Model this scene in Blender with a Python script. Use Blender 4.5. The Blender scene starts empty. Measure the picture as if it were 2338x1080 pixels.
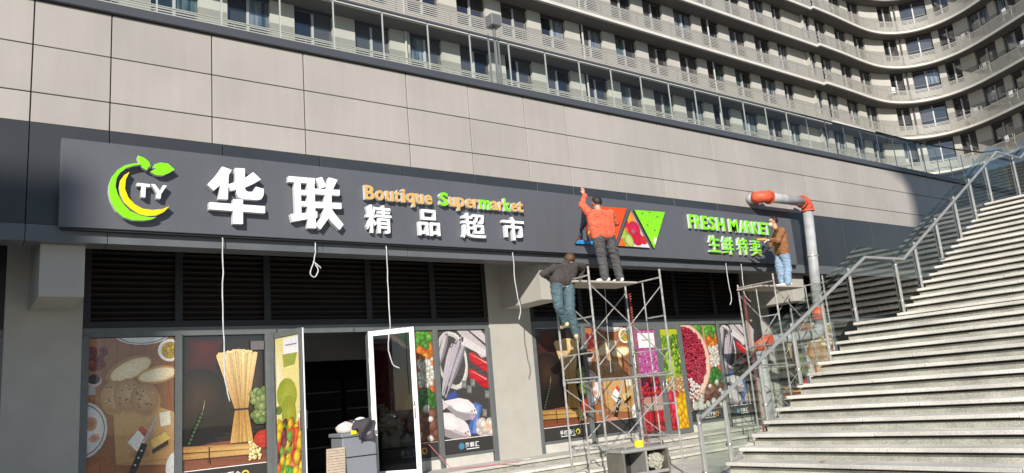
import bpy, bmesh, math, random
import numpy as np
from mathutils import Vector, Matrix, noise as mnoise
random.seed(7)
scene = bpy.context.scene
col = scene.collection
H = 1.70                                   # eye height above the plaza

# ---------------------------------------------------------------- camera
R = np.array([[0.80610858, -0.58572626, -0.08434277],
              [0.05257958, 0.21285605, -0.97566782],
              [0.58942713, 0.78205949, 0.20238233]])   # camera axes (right, down, forward) in x, y, z
cam_d = bpy.data.cameras.new('camera'); cam = bpy.data.objects.new('camera', cam_d); col.objects.link(cam)
m = Matrix.Identity(4)
for i in range(3):
    m[i][0] = R[0][i]; m[i][1] = -R[1][i]; m[i][2] = -R[2][i]
m[2][3] = H
cam.matrix_world = m
cam_d.sensor_width = 36; cam_d.lens = 36 * 1760 / 2338
cam_d.clip_end = 3000; cam_d.clip_start = 0.05
scene.camera = cam

# ---------------------------------------------------------------- sky and sun
SUN = Vector((0.83, 1.0, -0.65)).normalized()          # the way the light travels
w = bpy.data.worlds.new('World'); scene.world = w; w.use_nodes = True
nt = w.node_tree; bg = nt.nodes['Background']
sky = nt.nodes.new('ShaderNodeTexSky'); sky.sky_type = 'NISHITA'; sky.sun_disc = False
sky.sun_elevation = math.asin(-SUN.z); sky.sun_rotation = math.atan2(-SUN.x, -SUN.y)
sky.air_density = 1.0; sky.dust_density = 0.3; sky.ozone_density = 3.0
nt.links.new(sky.outputs[0], bg.inputs[0]); bg.inputs[1].default_value = 0.105
sun_d = bpy.data.lights.new('sun', 'SUN'); sun_d.energy = 4.85; sun_d.angle = math.radians(0.53); sun_d.color = (1, 0.955, 0.875)
sun = bpy.data.objects.new('sun', sun_d); col.objects.link(sun)
sun.rotation_euler = SUN.to_track_quat('-Z', 'Y').to_euler()
scene.view_settings.view_transform = 'Standard'; scene.view_settings.look = 'None'
scene.view_settings.exposure = 0.33; scene.view_settings.gamma = 1
scene.render.engine = 'CYCLES'

# ---------------------------------------------------------------- helpers
def ray(px, py):
    d = np.array([(px - 1169) / 1760, (py - 540) / 1760, 1.0]); return R.T @ d
def at(px, py, Y):
    d = ray(px, py); t = Y / d[1]; return Vector((d[0] * t, Y, d[2] * t + H))

MATS = {}
def mat(name, rgb, rough=0.6, metal=0.0, noise=0.0, nscale=6.0, spec=0.5, bump=0.0, bscale=40.0, coat=0.0, streak=0.0, speck=0.0, stain=0.0, vary=0.0, stretch=(1, 1, 1)):
    if name in MATS: return MATS[name]
    mt = bpy.data.materials.new(name); mt.use_nodes = True
    n = mt.node_tree.nodes; l = mt.node_tree.links; b = n['Principled BSDF']
    b.inputs['Base Color'].default_value = (*rgb, 1); b.inputs['Roughness'].default_value = rough
    b.inputs['Metallic'].default_value = metal; b.inputs['Specular IOR Level'].default_value = spec
    b.inputs['Coat Weight'].default_value = coat; b.inputs['Coat Roughness'].default_value = 0.04
    tc = n.new('ShaderNodeTexCoord'); geo = n.new('ShaderNodeNewGeometry')
    mp = n.new('ShaderNodeMapping'); mp.inputs['Scale'].default_value = stretch; l.new(geo.outputs['Position'], mp.inputs['Vector'])
    cur = None
    def mul(fac_out, lo, hi):
        nonlocal cur
        mr = n.new('ShaderNodeMapRange'); mr.inputs['To Min'].default_value = lo; mr.inputs['To Max'].default_value = hi
        mr.inputs['From Min'].default_value = 0.3; mr.inputs['From Max'].default_value = 0.7
        l.new(fac_out, mr.inputs['Value'])
        mx = n.new('ShaderNodeMix'); mx.data_type = 'RGBA'; mx.blend_type = 'MULTIPLY'; mx.inputs[0].default_value = 1
        if cur is None: mx.inputs[6].default_value = (*rgb, 1)
        else: l.new(cur, mx.inputs[6])
        l.new(mr.outputs[0], mx.inputs[7]); cur = mx.outputs[2]
    if noise:
        tx = n.new('ShaderNodeTexNoise'); tx.inputs['Scale'].default_value = nscale; tx.inputs['Detail'].default_value = 6
        l.new(mp.outputs[0], tx.inputs['Vector']); mul(tx.outputs[0], 1 - noise, 1 + noise)
    if speck:
        tx = n.new('ShaderNodeTexNoise'); tx.inputs['Scale'].default_value = 90; tx.inputs['Detail'].default_value = 3
        l.new(geo.outputs['Position'], tx.inputs['Vector']); mul(tx.outputs[0], 1 - speck, 1 + speck)
    if streak:
        m2 = n.new('ShaderNodeMapping'); m2.inputs['Scale'].default_value = (3.0, 3.0, 0.25); l.new(geo.outputs['Position'], m2.inputs['Vector'])
        tx = n.new('ShaderNodeTexNoise'); tx.inputs['Scale'].default_value = 2.2; tx.inputs['Detail'].default_value = 5
        l.new(m2.outputs[0], tx.inputs['Vector']); mul(tx.outputs[0], 1 - streak, 1 + streak)
    if vary:
        oi = n.new('ShaderNodeObjectInfo'); mr = n.new('ShaderNodeMapRange'); mr.inputs['To Min'].default_value = 1 - vary; mr.inputs['To Max'].default_value = 1 + vary; l.new(oi.outputs['Random'], mr.inputs['Value'])
        mx = n.new('ShaderNodeMix'); mx.data_type = 'RGBA'; mx.blend_type = 'MULTIPLY'; mx.inputs[0].default_value = 1
        l.new(cur, mx.inputs[6]); l.new(mr.outputs[0], mx.inputs[7]); cur = mx.outputs[2]
    if stain:
        m2 = n.new('ShaderNodeMapping'); m2.inputs['Scale'].default_value = (5.0, 5.0, 0.55); l.new(geo.outputs['Position'], m2.inputs['Vector'])
        tx = n.new('ShaderNodeTexNoise'); tx.inputs['Scale'].default_value = 1.6; tx.inputs['Detail'].default_value = 4; l.new(m2.outputs[0], tx.inputs['Vector'])
        mr = n.new('ShaderNodeMapRange'); mr.inputs['From Min'].default_value = 0.69; mr.inputs['From Max'].default_value = 0.80; mr.inputs['To Max'].default_value = stain; l.new(tx.outputs[0], mr.inputs['Value'])
        mx = n.new('ShaderNodeMix'); mx.data_type = 'RGBA'; l.new(mr.outputs[0], mx.inputs[0]); l.new(cur, mx.inputs[6]); mx.inputs[7].default_value = (.72, .70, .66, 1); cur = mx.outputs[2]
    if cur is not None: l.new(cur, b.inputs['Base Color'])
    if bump:
        tx = n.new('ShaderNodeTexNoise'); tx.inputs['Scale'].default_value = bscale; tx.inputs['Detail'].default_value = 4
        l.new(geo.outputs['Position'], tx.inputs['Vector'])
        bp = n.new('ShaderNodeBump'); bp.inputs['Strength'].default_value = bump; bp.inputs['Distance'].default_value = 0.02
        l.new(tx.outputs[0], bp.inputs['Height']); l.new(bp.outputs[0], b.inputs['Normal'])
    MATS[name] = mt; return mt

def glass_mat(name, tint=(0.86, 0.93, 0.9), ior=1.5, rough=0.0, gain=1.6):
    mt = bpy.data.materials.new(name); mt.use_nodes = True
    n = mt.node_tree.nodes; l = mt.node_tree.links; n.remove(n['Principled BSDF']); out = n['Material Output']
    tr = n.new('ShaderNodeBsdfTransparent'); tr.inputs[0].default_value = (*tint, 1)
    gl = n.new('ShaderNodeBsdfGlossy'); gl.inputs['Roughness'].default_value = rough
    fr = n.new('ShaderNodeFresnel'); fr.inputs[0].default_value = ior
    geo = n.new('ShaderNodeNewGeometry')
    inv = n.new('ShaderNodeMath'); inv.operation = 'SUBTRACT'; inv.inputs[0].default_value = 1; l.new(geo.outputs['Backfacing'], inv.inputs[1])
    mu = n.new('ShaderNodeMath'); mu.operation = 'MULTIPLY'; l.new(fr.outputs[0], mu.inputs[0]); l.new(inv.outputs[0], mu.inputs[1])
    m15 = n.new('ShaderNodeMath'); m15.operation = 'MULTIPLY'; m15.use_clamp = True; m15.inputs[1].default_value = gain; l.new(mu.outputs[0], m15.inputs[0])
    mx = n.new('ShaderNodeMixShader'); l.new(m15.outputs[0], mx.inputs[0]); l.new(tr.outputs[0], mx.inputs[1]); l.new(gl.outputs[0], mx.inputs[2])
    l.new(mx.outputs[0], out.inputs[0]); return mt

def print_mat(name, rough=0.35, coat=0.5, val=0.8):
    mt = bpy.data.materials.new(name); mt.use_nodes = True
    n = mt.node_tree.nodes; l = mt.node_tree.links; b = n['Principled BSDF']
    at_ = n.new('ShaderNodeAttribute'); at_.attribute_name = 'ink'
    geo = n.new('ShaderNodeNewGeometry'); tx = n.new('ShaderNodeTexNoise'); tx.inputs['Scale'].default_value = 26; tx.inputs['Detail'].default_value = 5
    l.new(geo.outputs['Position'], tx.inputs['Vector'])
    mr = n.new('ShaderNodeMapRange'); mr.inputs['From Min'].default_value = 0.3; mr.inputs['From Max'].default_value = 0.7
    mr.inputs['To Min'].default_value = 0.86; mr.inputs['To Max'].default_value = 1.12; l.new(tx.outputs[0], mr.inputs['Value'])
    mx = n.new('ShaderNodeMix'); mx.data_type = 'RGBA'; mx.blend_type = 'MULTIPLY'; mx.inputs[0].default_value = 1
    l.new(at_.outputs['Color'], mx.inputs[6]); l.new(mr.outputs[0], mx.inputs[7]); hs = n.new('ShaderNodeHueSaturation'); hs.inputs['Saturation'].default_value = 1.0; hs.inputs['Value'].default_value = val; l.new(mx.outputs[2], hs.inputs['Color']); l.new(hs.outputs[0], b.inputs['Base Color'])
    b.inputs['Roughness'].default_value = rough; b.inputs['Coat Weight'].default_value = coat; b.inputs['Coat Roughness'].default_value = 0.02
    return mt

M = dict(
    beige=mat('beige_panel', (0.360, 0.328, 0.300), 0.55, noise=0.06, nscale=0.8, streak=0.035, stain=0.6, vary=0.045),
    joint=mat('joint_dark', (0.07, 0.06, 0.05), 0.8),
    band=mat('charcoal_panel', (0.035, 0.038, 0.043), 0.36, noise=0.1, nscale=1.3, spec=0.55, vary=.08),
    band2=mat('charcoal_lower_panel', (0.108, 0.114, 0.122), 0.38, noise=0.1, nscale=2, spec=0.5, vary=.08),
    board=mat('sign_board_grey', (0.099, 0.102, 0.115), 0.40, noise=0.07, nscale=0.7, streak=.03, speck=.04, spec=0.5),
    cap=mat('parapet_cap', (0.065, 0.068, 0.078), 0.4),
    plaster=mat('column_plaster', (0.395, 0.374, 0.33), 0.8, noise=0.05, nscale=3, bump=0.08, bscale=60),
    dark=mat('dark_metal', (0.02, 0.02, 0.022), 0.5, spec=0.4),
    louver=mat('louver_black', (0.026, 0.021, 0.019), 0.7, spec=0.2),
    frame=mat('window_frame_grey', (0.115, 0.125, 0.125), 0.42, noise=0.08, nscale=9),
    whiteframe=mat('door_inner_white', (0.90, 0.90, 0.90), 0.35),
    white=mat('sign_white', (0.86, 0.86, 0.88), 0.4, spec=0.4),
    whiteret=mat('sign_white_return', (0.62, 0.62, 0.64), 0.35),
    green=mat('sign_green', (0.22, 0.74, 0.005), 0.35),
    yellow=mat('sign_yellow', (0.95, 0.62, 0.0), 0.35),
    gold=mat('sign_gold_film', (0.60, 0.36, 0.115), 0.55, noise=0.12, nscale=25),
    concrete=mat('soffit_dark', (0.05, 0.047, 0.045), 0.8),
    steel=mat('galvanised_tube', (0.39, 0.375, 0.355), 0.42, metal=0.25, noise=0.35, nscale=11),
    stainless=mat('stainless', (0.46, 0.45, 0.42), 0.32, metal=0.55, noise=0.1, nscale=8),
    whitepost=mat('pale_post', (0.44, 0.44, 0.43), 0.4),
    brushed=mat('brushed_rail', (0.42, 0.415, 0.40), 0.35, metal=0.5, noise=0.12, nscale=6),
    binside=mat('bin_side_steel', (0.20, 0.185, 0.155), 0.35, metal=0.5, noise=0.2, nscale=4),
    rust=mat('worn_red_paint', (0.42, 0.07, 0.06), 0.6, noise=0.3, nscale=30),
    plank=mat('scaffold_plank', (0.40, 0.36, 0.30), 0.8, noise=0.25, nscale=14, stretch=(1, 8, 8)),
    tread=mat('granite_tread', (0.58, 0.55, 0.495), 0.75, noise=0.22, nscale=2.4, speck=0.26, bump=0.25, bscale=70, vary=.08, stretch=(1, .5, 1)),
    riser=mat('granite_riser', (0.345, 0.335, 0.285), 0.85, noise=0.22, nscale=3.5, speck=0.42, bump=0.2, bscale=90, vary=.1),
    plaza=mat('plaza_stone', (0.50, 0.475, 0.43), 0.75, noise=0.16, nscale=1.6, speck=0.12),
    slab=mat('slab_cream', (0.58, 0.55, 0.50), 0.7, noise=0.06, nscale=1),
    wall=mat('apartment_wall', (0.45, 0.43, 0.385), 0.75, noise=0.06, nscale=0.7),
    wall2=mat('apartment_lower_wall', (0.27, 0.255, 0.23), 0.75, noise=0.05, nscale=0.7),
    soffit=mat('slab_soffit_shade', (0.10, 0.092, 0.085), 0.8),
    slat=mat('rail_slat', (0.40, 0.38, 0.34), 0.55),
    aframe=mat('apartment_frame', (0.085, 0.085, 0.09), 0.45),
    amull=mat('apartment_mullion', (0.42, 0.42, 0.42), 0.4),
    head_shade=mat('window_head_shade', (0.035, 0.033, 0.032), 0.8),  # near-black: the slab's shadow above the windows is put into the colour
    pipe=mat('pipe_grey', (0.36, 0.36, 0.365), 0.55, noise=0.2, nscale=5, streak=.1),
    orange=mat('pipe_fitting_orange', (0.62, 0.095, 0.04), 0.55, noise=.25, nscale=9, bump=.15, bscale=30),
    cable=mat('cable_white', (0.50, 0.50, 0.50), 0.55, noise=.2, nscale=9),
    black=mat('black_rubber', (0.012, 0.012, 0.014), 0.5),
    lamp=mat('lamp_grey', (0.14, 0.14, 0.145), 0.45),
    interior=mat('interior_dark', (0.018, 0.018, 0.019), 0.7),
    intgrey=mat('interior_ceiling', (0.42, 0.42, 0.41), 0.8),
    fur=mat('interior_fixture', (0.03, 0.03, 0.032), 0.3),
    greyplastic=mat('grey_plastic', (0.20, 0.21, 0.235), 0.45),
    cloth=mat('dark_cloth', (0.055, 0.045, 0.055), 0.9, bump=0.3, bscale=30),
    brownslat=mat('slatted_board', (0.47, 0.38, 0.29), 0.7, noise=0.15, nscale=20),
    hivis=mat('tag_yellow', (0.9, 0.85, 0.0), 0.5),
    tape=mat('yellow_tape', (0.85, 0.72, 0.02), 0.4),
    binpanel=mat('bin_panel', (0.035, 0.032, 0.03), 0.45),
    far=mat('shade_block_face', (0.42, 0.39, 0.35), 0.8, noise=0.06, nscale=0.4),
)
GL = glass_mat('rail_glass', (0.83, 0.88, 0.85), gain=1.8)
GLP = glass_mat('parapet_glass', (0.94, 0.97, 0.955), 1.22)
GLD = glass_mat('door_glass', (0.33, 0.34, 0.32))
PRINT = print_mat('poster_print', .3, 1.0, .96)
PRINT2 = print_mat('sign_print', 0.4, 0.0, .9)

def pane_mat(name, base, stripes=None, rough=0.03):
    mt = mat(name, base, rough, spec=1.0, coat=1.0)
    if stripes:
        n = mt.node_tree.nodes; l = mt.node_tree.links; b = n['Principled BSDF']
        geo = n.new('ShaderNodeNewGeometry'); mp = n.new('ShaderNodeMapping'); mp.inputs['Scale'].default_value = (1, 1, 0.06)
        l.new(geo.outputs['Position'], mp.inputs['Vector'])
        tx = n.new('ShaderNodeTexNoise'); tx.inputs['Scale'].default_value = 9; tx.inputs['Detail'].default_value = 3; l.new(mp.outputs[0], tx.inputs['Vector'])
        cr = n.new('ShaderNodeValToRGB'); cr.color_ramp.elements[0].position = 0.38; cr.color_ramp.elements[1].position = 0.62
        cr.color_ramp.elements[0].color = (*base, 1); cr.color_ramp.elements[1].color = (*stripes, 1)
        l.new(tx.outputs[0], cr.inputs[0]); l.new(cr.outputs[0], b.inputs['Base Color'])
    return mt
PANES = [pane_mat('pane_dark', (0.014, 0.016, 0.02)), pane_mat('pane_grey_blind', (0.075, 0.07, 0.07)),
         pane_mat('pane_curtain', (0.03, 0.05, 0.07), (0.22, 0.25, 0.28)), pane_mat('pane_green', (0.02, 0.035, 0.035), (0.09, 0.13, 0.125)),
         pane_mat('pane_mid', (0.04, 0.037, 0.04))]

ORG = {}
def tag(o, label=None, cat=None, group=None, kind=None):
    if label: o['label'] = label
    if cat: o['category'] = cat
    if group: o['group'] = group
    if kind: o['kind'] = kind
    return o
def thing(name, loc, label, cat, group=None):
    o = bpy.data.objects.new(name, None); col.objects.link(o); o.location = loc; o.empty_display_size = 0.2
    ORG[o.name] = Vector(loc); return tag(o, label, cat, group)

class MB:
    def __init__(s): s.v = []; s.f = []; s.m = []; s.c = []; s.cur = 0
    def face(s, idx): s.f.append(tuple(idx)); s.m.append(s.cur)
    def box(s, x0, x1, y0, y1, z0, z1):
        b = len(s.v)
        s.v += [(x0, y0, z0), (x1, y0, z0), (x1, y1, z0), (x0, y1, z0), (x0, y0, z1), (x1, y0, z1), (x1, y1, z1), (x0, y1, z1)]
        for q in ((0, 3, 2, 1), (4, 5, 6, 7), (0, 1, 5, 4), (1, 2, 6, 5), (2, 3, 7, 6), (3, 0, 4, 7)): s.face([b + i for i in q])
        return s
    def obox(s, o, ax, ay, az):          # o corner, three edge vectors
        b = len(s.v); o, ax, ay, az = Vector(o), Vector(ax), Vector(ay), Vector(az)
        for p in (o, o + ax, o + ax + ay, o + ay, o + az, o + ax + az, o + ax + ay + az, o + ay + az): s.v.append(tuple(p))
        flip = ax.cross(ay).dot(az) < 0
        for q in ((0, 3, 2, 1), (4, 5, 6, 7), (0, 1, 5, 4), (1, 2, 6, 5), (2, 3, 7, 6), (3, 0, 4, 7)):
            s.face([b + i for i in (reversed(q) if flip else q)])
        return s
    def tube(s, pts, r, n=10, cap=True, rs=None):
        pts = [Vector(p) for p in pts]; b = len(s.v); k = len(pts); up = None
        for i, p in enumerate(pts):
            t = (pts[min(i + 1, k - 1)] - pts[max(i - 1, 0)]).normalized()
            if up is None: up = t.orthogonal().normalized()
            up = (up - t * up.dot(t))
            up = up.normalized() if up.length > 1e-6 else t.orthogonal().normalized()
            sd = t.cross(up); rr = rs[i] if rs else r
            for j in range(n):
                a = 2 * math.pi * j / n; s.v.append(tuple(p + (up * math.cos(a) + sd * math.sin(a)) * rr))
        for i in range(k - 1):
            for j in range(n): s.face((b + i * n + j, b + i * n + (j + 1) % n, b + (i + 1) * n + (j + 1) % n, b + (i + 1) * n + j))
        if cap: s.face([b + j for j in reversed(range(n))]); s.face([b + (k - 1) * n + j for j in range(n)])
        return s
    def prism(s, pts, off):             # polygon of 3D points pushed by the vector off
        b = len(s.v); n = len(pts); off = Vector(off); pts = [Vector(p) for p in pts]
        nrm = Vector((0, 0, 0))
        for i in range(n): nrm += pts[i].cross(pts[(i + 1) % n])
        if nrm.dot(off) > 0: pts = pts[::-1]
        s.v += [tuple(p) for p in pts] + [tuple(p + off) for p in pts]
        s.face(range(b, b + n)); s.face(reversed(range(b + n, b + 2 * n)))
        m0 = s.cur
        for i in range(n): s.face((b + (i + 1) % n, b + i, b + n + i, b + n + (i + 1) % n))
        return s
    def build(s, name, mats, parent=None, smooth=False, bevel=0, edge=None):
        org = Vector((0, 0, 0))
        if parent is not None: org = ORG[parent.name]
        me = bpy.data.meshes.new(name)
        me.from_pydata([(x - org.x, y - org.y, z - org.z) for x, y, z in s.v], [], s.f)
        for mt in (mats if isinstance(mats, (list, tuple)) else [mats]): me.materials.append(mt)
        me.polygons.foreach_set('material_index', s.m)
        if smooth: me.polygons.foreach_set('use_smooth', [True] * len(me.polygons))
        me.update()
        if bevel:
            bm = bmesh.new(); bm.from_mesh(me)
            bmesh.ops.bevel(bm, geom=bm.edges[:], offset=bevel, segments=1, affect='EDGES'); bm.to_mesh(me); bm.free()
        o = bpy.data.objects.new(name, me); col.objects.link(o); o.parent = parent
        ORG[o.name] = org; return o
def part(name, mt, parent, fn, **k):
    b = MB(); fn(b); return b.build(name, mt, parent, **k)
def boxpart(name, mt, parent, *d, bevel=0): return MB().box(*d).build(name, mt, parent, bevel=bevel)
def struct(o): o['kind'] = 'structure'; return o
def Z(z): return z + H

# ---------------------------------------------------------------- ground and steps before the shop
gm = MB(); gm.v = [(-300, -300, 0), (400, -300, 0), (400, 400, 0), (-300, 400, 0)]; gm.face((0, 1, 2, 3))
ground = struct(gm.build('plaza_ground', M['plaza']))
rd = MB(); rd.v = [(-300, -300, .004), (400, -300, .004), (400, 3.2, .004), (-300, 3.2, .004)]; rd.face((0, 1, 2, 3))
struct(rd.build('bounce_cut_ground', mat('bounce_cut_dark', (.06, .06, .062), .85, noise=.2, nscale=3, speck=.2)))  # unseen dark ground sheet, added to cut warm bounce onto the facade
FL = Z(-1.27); SR = FL / 3
sh = struct(bpy.data.objects.new('shop_steps', None)); col.objects.link(sh); ORG[sh.name] = Vector((0, 0, 0))
for i, (y0, zt) in enumerate(((12.02, SR), (12.40, 2 * SR), (12.76, FL))):
    y1 = (12.46, 12.82, 13.72)[i]; x = -14.0
    while x < 40:
        L = 1.5 + random.uniform(-.02, .02); d = random.uniform(-.003, .003)
        boxpart('step_slab', M['tread'] if i < 2 else M['plaza'], sh, x, x + L - .005, y0 - .035 + d, y1, zt - .05, zt + d * .3); x += L
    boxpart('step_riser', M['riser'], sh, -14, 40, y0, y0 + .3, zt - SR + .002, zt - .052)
boxpart('step_base', M['riser'], sh, -14, 40, 12.9, 13.9, .003, FL - .06)

# ---------------------------------------------------------------- podium wall
pod = thing('podium_building', (12, 12.5, 0), 'long podium wall of beige cladding panels with a charcoal fascia below', 'building')
zr = [Z(4.30), Z(4.75), Z(5.47), Z(6.17)]
bj = [-2.4, -.9, .83, 1.83, 3.29, 4.83, 6.85, 8.25, 9.65, 10.79, 12.15, 13.72, 15.70, 17.23, 18.63, 19.69, 21.22, 22.68, 24.1, 25.5, 27.1, 28.6, 30.0, 31.5, 33.0, 35, 37, 39, 41]
boxpart('wall_backing', M['joint'], pod, -14, 41, 12.03, 12.4, Z(4.25), Z(6.17))
for a, b in zip(bj, bj[1:]):
    for k in range(3):
        d = random.uniform(-.002, .002)
        boxpart('cladding_panel', M['beige'], pod, a + .009, b - .009, 12.0 + d, 12.028, zr[k] + .008, zr[k + 1] - .008, bevel=.004)
boxpart('cladding_panel', M['beige'], pod, -14, -2.41, 12.0, 12.028, zr[0], zr[3])
x = -13.5
boxpart('parapet_cap', M['cap'], pod, -14, 41, 11.93, 12.45, Z(6.175), Z(6.33), bevel=.01)
boxpart('roof_terrace', M['plaza'], pod, -14, 60, 12.46, 40, Z(5.6), Z(5.75))
# fascia band: full-height charcoal panels, lower lip lighter
fj = [-14, -8, -4, -2.4, -.77, .83, 1.83, 3.44, 5.06, 6.66, 8.24, 9.79, 10.78, 12.37, 13.96, 15.55, 17.1, 18.0, 19.6, 21.19, 22.79, 24.4, 26, 27.6, 29.2, 30.8, 32.4, 34, 37, 41]
boxpart('fascia_backing', M['dark'], pod, -14, 41, 12.04, 12.36, Z(2.66), Z(4.25))
for a, b in zip(fj, fj[1:]):
    d = random.uniform(-.002, .002)
    boxpart('fascia_panel', M['band'], pod, a + .006, b - .006, 11.985 + d, 12.038, Z(2.84), Z(4.296), bevel=.003)
    boxpart('fascia_lip', M['band2'], pod, a + .004, b - .004, 11.97 + d, 12.36, Z(2.604), Z(2.836), bevel=.003)
boxpart('soffit', M['concrete'], pod, -14, 41, 12.37, 13.9, Z(3.16), Z(3.3))
# rear wall above the shop front
boxpart('end_wall', M['plaster'], pod, 40.5, 41, 12.41, 30, 0, Z(6.17))

# columns with brackets
for xc0, xc1, bx0, bx1 in ((.73, 1.76, 1.03, 1.58), (9.44, 10.57, 9.80, 10.37), (18.19, 19.3, 18.5, 19.07), (26.9, 28.0, 27.2, 27.77)):
    c = boxpart('column', M['plaster'], pod, xc0, xc1, 13.6, 14.4, FL - .02, Z(3.158), bevel=.008)
    boxpart('bracket', M['plaster'], pod, bx0, bx1, 12.17, 13.598, Z(1.87), Z(3.155), bevel=.006)

# ---------------------------------------------------------------- shop front
GY = 13.65
shop = thing('shop_facade', (9, GY, FL), 'dark framed glazed shop front with black louvres above, between beige columns', 'shop front')
TOP = Z(1.45); BOT = Z(-1.03)
bays = [(-13, .72, []), (1.77, 9.43, [3.175, 4.67, 6.66, 8.095]), (10.58, 18.18, [12.10, 13.60, 15.42, 16.97]), (19.31, 26.9, [20.76, 22.5, 24.3, 25.6])]
for x0, x1, mu in bays:
    edges = [x0] + mu + [x1]
    boxpart('header_rail', M['frame'], shop, x0, x1, GY - .03, GY + .1, TOP, Z(1.60), bevel=.004)
    boxpart('louver_backing', M['louver'], shop, x0, x1, GY + .085, GY + .16, Z(1.60), Z(3.158))
    boxpart('louver_sill', M['dark'], shop, x0, x1, GY - .02, GY + .11, Z(1.602), Z(1.70))
    lv = MB(); z = 1.74
    while z < 3.1:
        lv.obox((x0 + .01, GY + .01, Z(z)), (x1 - x0 - .02, 0, 0), (0, .07, .06), (0, -.004, .02)); z += .098
    tag(lv.build('louver_slats', M['louver'], shop), kind='stuff')
    for e in edges:
        e2 = min(max(e, x0 + .035), x1 - .035)
        boxpart('louver_mullion', M['dark'], shop, e2 - .06, e2 + .06, GY - .035, GY + .0, Z(1.70), Z(3.157))
        boxpart('mullion', M['frame'], shop, e2 - .055, e2 + .055, GY - .05, GY + .1, FL, TOP + .03, bevel=.005)
    boxpart('curb', M['plaza'] if x0 > 0 else M['dark'], shop, x0 + .12 if x0 > 5 else x0, mu[1] - .06 if mu else x1, GY - .02, GY + .12, FL - .01, BOT - .05)
    if mu:
        boxpart('curb', M['plaza'], shop, mu[2] + .06, x1 - .12, GY - .02, GY + .12, FL - .01, BOT - .05)
        boxpart('sill_rail', M['frame'], shop, x0 + .1, mu[1] - .06, GY - .04, GY + .1, BOT - .05, BOT)
        boxpart('sill_rail', M['frame'], shop, mu[2] + .06, x1 - .1, GY - .04, GY + .1, BOT - .05, BOT)
boxpart('blank_glazing', M['dark'], shop, -13, .72, GY + .02, GY + .06, BOT, TOP)
# shop interior (setting)
room = struct(bpy.data.objects.new('shop_interior', None)); col.objects.link(room); ORG[room.name] = Vector((0, 0, 0))
boxpart('interior_floor', M['intgrey'], room, 1.8, 9.4, 13.92, 20, FL - .03, FL - .002)
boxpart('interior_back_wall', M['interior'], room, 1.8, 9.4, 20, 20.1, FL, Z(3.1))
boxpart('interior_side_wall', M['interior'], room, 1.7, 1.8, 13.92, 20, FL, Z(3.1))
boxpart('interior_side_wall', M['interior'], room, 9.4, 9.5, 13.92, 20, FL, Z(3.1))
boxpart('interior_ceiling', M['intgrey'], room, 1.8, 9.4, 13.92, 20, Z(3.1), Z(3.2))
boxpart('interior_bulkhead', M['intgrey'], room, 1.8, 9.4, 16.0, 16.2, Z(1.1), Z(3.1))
for i, xx in enumerate((5.9, 7.0, 8.1)):
    fr = thing('display_cabinet', (xx, 17.3, FL), ('dark display cabinet in the unlit shop, in line with the doorway', 'dark display cabinet in the unlit shop behind the open white framed door', 'dark display cabinet in the unlit shop behind the fish poster')[i], 'cabinet')
    b = MB().box(xx - .5, xx + .5, 17, 17.7, FL, FL + 2.0).build('cabinet_body', M['fur'], fr)
    for z in (.5, .9, 1.3, 1.7): boxpart('shelf_edge', M['stainless'], fr, xx - .46, xx + .46, 16.97, 16.998, FL + z, FL + z + .03)

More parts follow.
